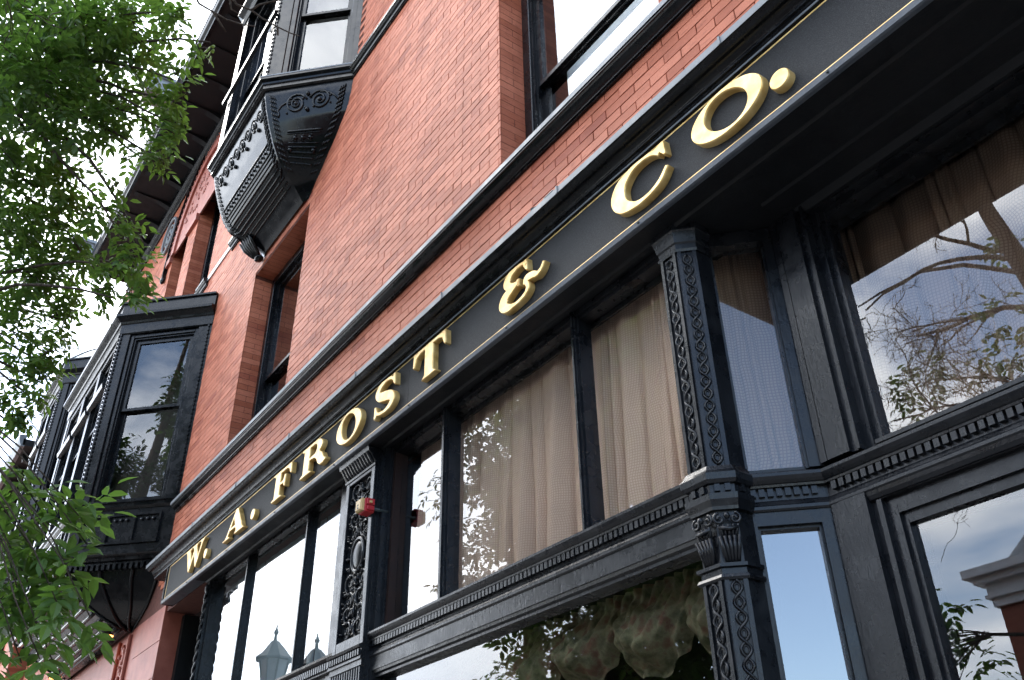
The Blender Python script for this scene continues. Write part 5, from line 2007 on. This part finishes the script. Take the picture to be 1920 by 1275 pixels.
for i in range(46):      # lower, looser boughs
    c = (rt.uniform(-12.2, -10.3), rt.uniform(-5.3, -4.35), rt.uniform(5.3, 8.9))
    mats += cluster(rt, c, rt.uniform(0.24, 0.40), 0.13, 2.2)
leaves_mesh(mats).build('foliage', 'leaf2', TRC, kind='stuff')

# ------------------------------------------------------------------ street lamp mirrored in the left-hand panes
LMP = empty('street_lamp', (-18.5, -4.5, -0.4), label='twin-lantern cast iron street lamp at the kerb', category='street lamp')
g = MB()
g.lathe((-18.5, -4.5, -0.4), [(0.30, 0), (0.30, 0.15), (0.22, 0.3), (0.2, 0.9), (0.12, 1.1), (0.09, 2.5), (0.08, 4.4), (0.12, 4.5), (0.12, 4.6), (0.07, 4.7), (0.06, 5.6), (0.10, 5.7), (0.03, 5.9), (0.06, 6.0), (0.01, 6.15)], 14)
g.build('post', 'iron', LMP, smooth=True)
for dx, dy in ((0.1, 0.5), (-0.1, -0.53)):
    g = MB()
    cx, cy = -18.5 + dx, -4.5 + dy
    g.tube([(-18.5, -4.5, 4.6), (-18.5 + dx * .5, -4.5 + dy * .5, 4.75), (cx, cy, 4.75), (cx, cy, 5.0)], 0.04, 8)
    g.build('arm', 'iron', LMP, smooth=True)
    lan = MB()
    lan.lathe((cx, cy, 5.0), [(0.06, 0), (0.15, 0.04), (0.30, 0.92), (0.27, 0.93)], 8)
    lo = lan.build('lantern', 'lampglass', LMP)
    g = MB()
    g.lathe((cx, cy, 5.92), [(0.36, 0), (0.36, 0.05), (0.30, 0.12), (0.10, 0.38), (0.04, 0.42), (0.03, 0.52), (0.055, 0.58), (0.02, 0.66), (0.008, 0.74)], 8)
    for k in range(8):
        a = k * pi / 4
        g.tube([(cx + 0.15 * cos(a), cy + 0.15 * sin(a), 5.04), (cx + 0.305 * cos(a), cy + 0.305 * sin(a), 5.93)], 0.018, 4)
    c_ = g.build('lantern_cap', 'iron', lo)

# ------------------------------------------------------------------ building across the street
OPP = empty('opposite_building', (-3, -19, -0.4), label='brick building with a white cornice across the street', category='building')
g = MB()
g.box(-11.0, 12, -30, -18.6, -0.4, 7.55)
g.build('wall', 'brick2', OPP)
g = MB()
for z0, z1, pr in ((7.55, 7.75, 0.10), (7.75, 7.83, 0.2), (7.83, 8.1, 0.14), (8.1, 8.25, 0.34), (8.25, 8.45, 0.5)):
    g.box(-11.0 - pr, 12 + pr, -30, -18.6 + pr, z0, z1)
g.build('cornice', 'white', OPP)
g = MB()
for k in range(2):
    x = -10.6 + k * 9
    g.poly(FAC, [[(x, 8.47), (x + 7.0, 8.47), (x + 3.5, 11.2)], [(x + 1.2, 8.85), (x + 5.8, 8.85), (x + 3.5, 10.6)]], 18.6, 18.9, 0.03)
g.build('pediment', 'white', OPP)
for i in range(6):
    for z in (0.8, 4.4):
        x = -9.6 + i * 3.2
        w_ = empty('window', (x, -18.6, z), OPP)
        g = MB()
        g.box(x - 0.1, x + 1.5, -18.62, -18.54, z - 0.12, z + 2.4)
        g.build('frame', 'white', w_)
        g = MB()
        for k in range(2):
            g.box(x + 0.02, x + 1.38, -18.535, -18.53, z + 0.05 + k * 1.12, z + 1.10 + k * 1.12)
        g.build('pane', 'metalblack', w_)

# ------------------------------------------------------------------ next building down the street
NXT = empty('next_building', (-27, 0.5, -0.4), label='farther brick building with a dark bracketed eave down the street', category='building')
g = MB()
g.box(-60, -21.3, -0.3, 6, -0.4, 10.4)
g.build('wall', 'brick', NXT)
g = MB()
g.box(-60, -21.0, -1.25, 0.5, 10.45, 10.6)
g.build('soffit', 'soffit', NXT)
g = MB()
g.sweep([(-21.0, -1.25), (-60, -1.25)], [(-0.05, 10.42), (0.03, 10.42), (0.08, 10.55), (0.1, 10.68), (-0.05, 10.7)])
g.build('gutter', 'flash', NXT)
for i in range(10):
    x = -21.6 - i * 0.9
    g = MB()
    g.sweep([(x + 0.08, -0.3), (x - 0.08, -0.3)], [(0, 10.46), (0, 10.1), (0.15, 10.1), (0.5, 10.28), (0.8, 10.3), (0.85, 10.46)])
    g.build('bracket', 'soffit', NXT)
for i in range(3):
    for z in (5.8,):
        x = -24.2 - i * 3
        w_ = empty('window', (x, -0.3, z), NXT)
        g = MB()
        g.box(x, x + 1.5, -0.36, -0.28, z, z + 2.6)
        g.build('frame', 'black', w_)
        g = MB()
        g.box(x + 0.1, x + 1.4, -0.37, -0.362, z + 0.1, z + 2.5)
        g.build('pane', 'metalblack', w_)

for ob in bpy.data.objects:
    if '_w' in ob:
        del ob['_w']
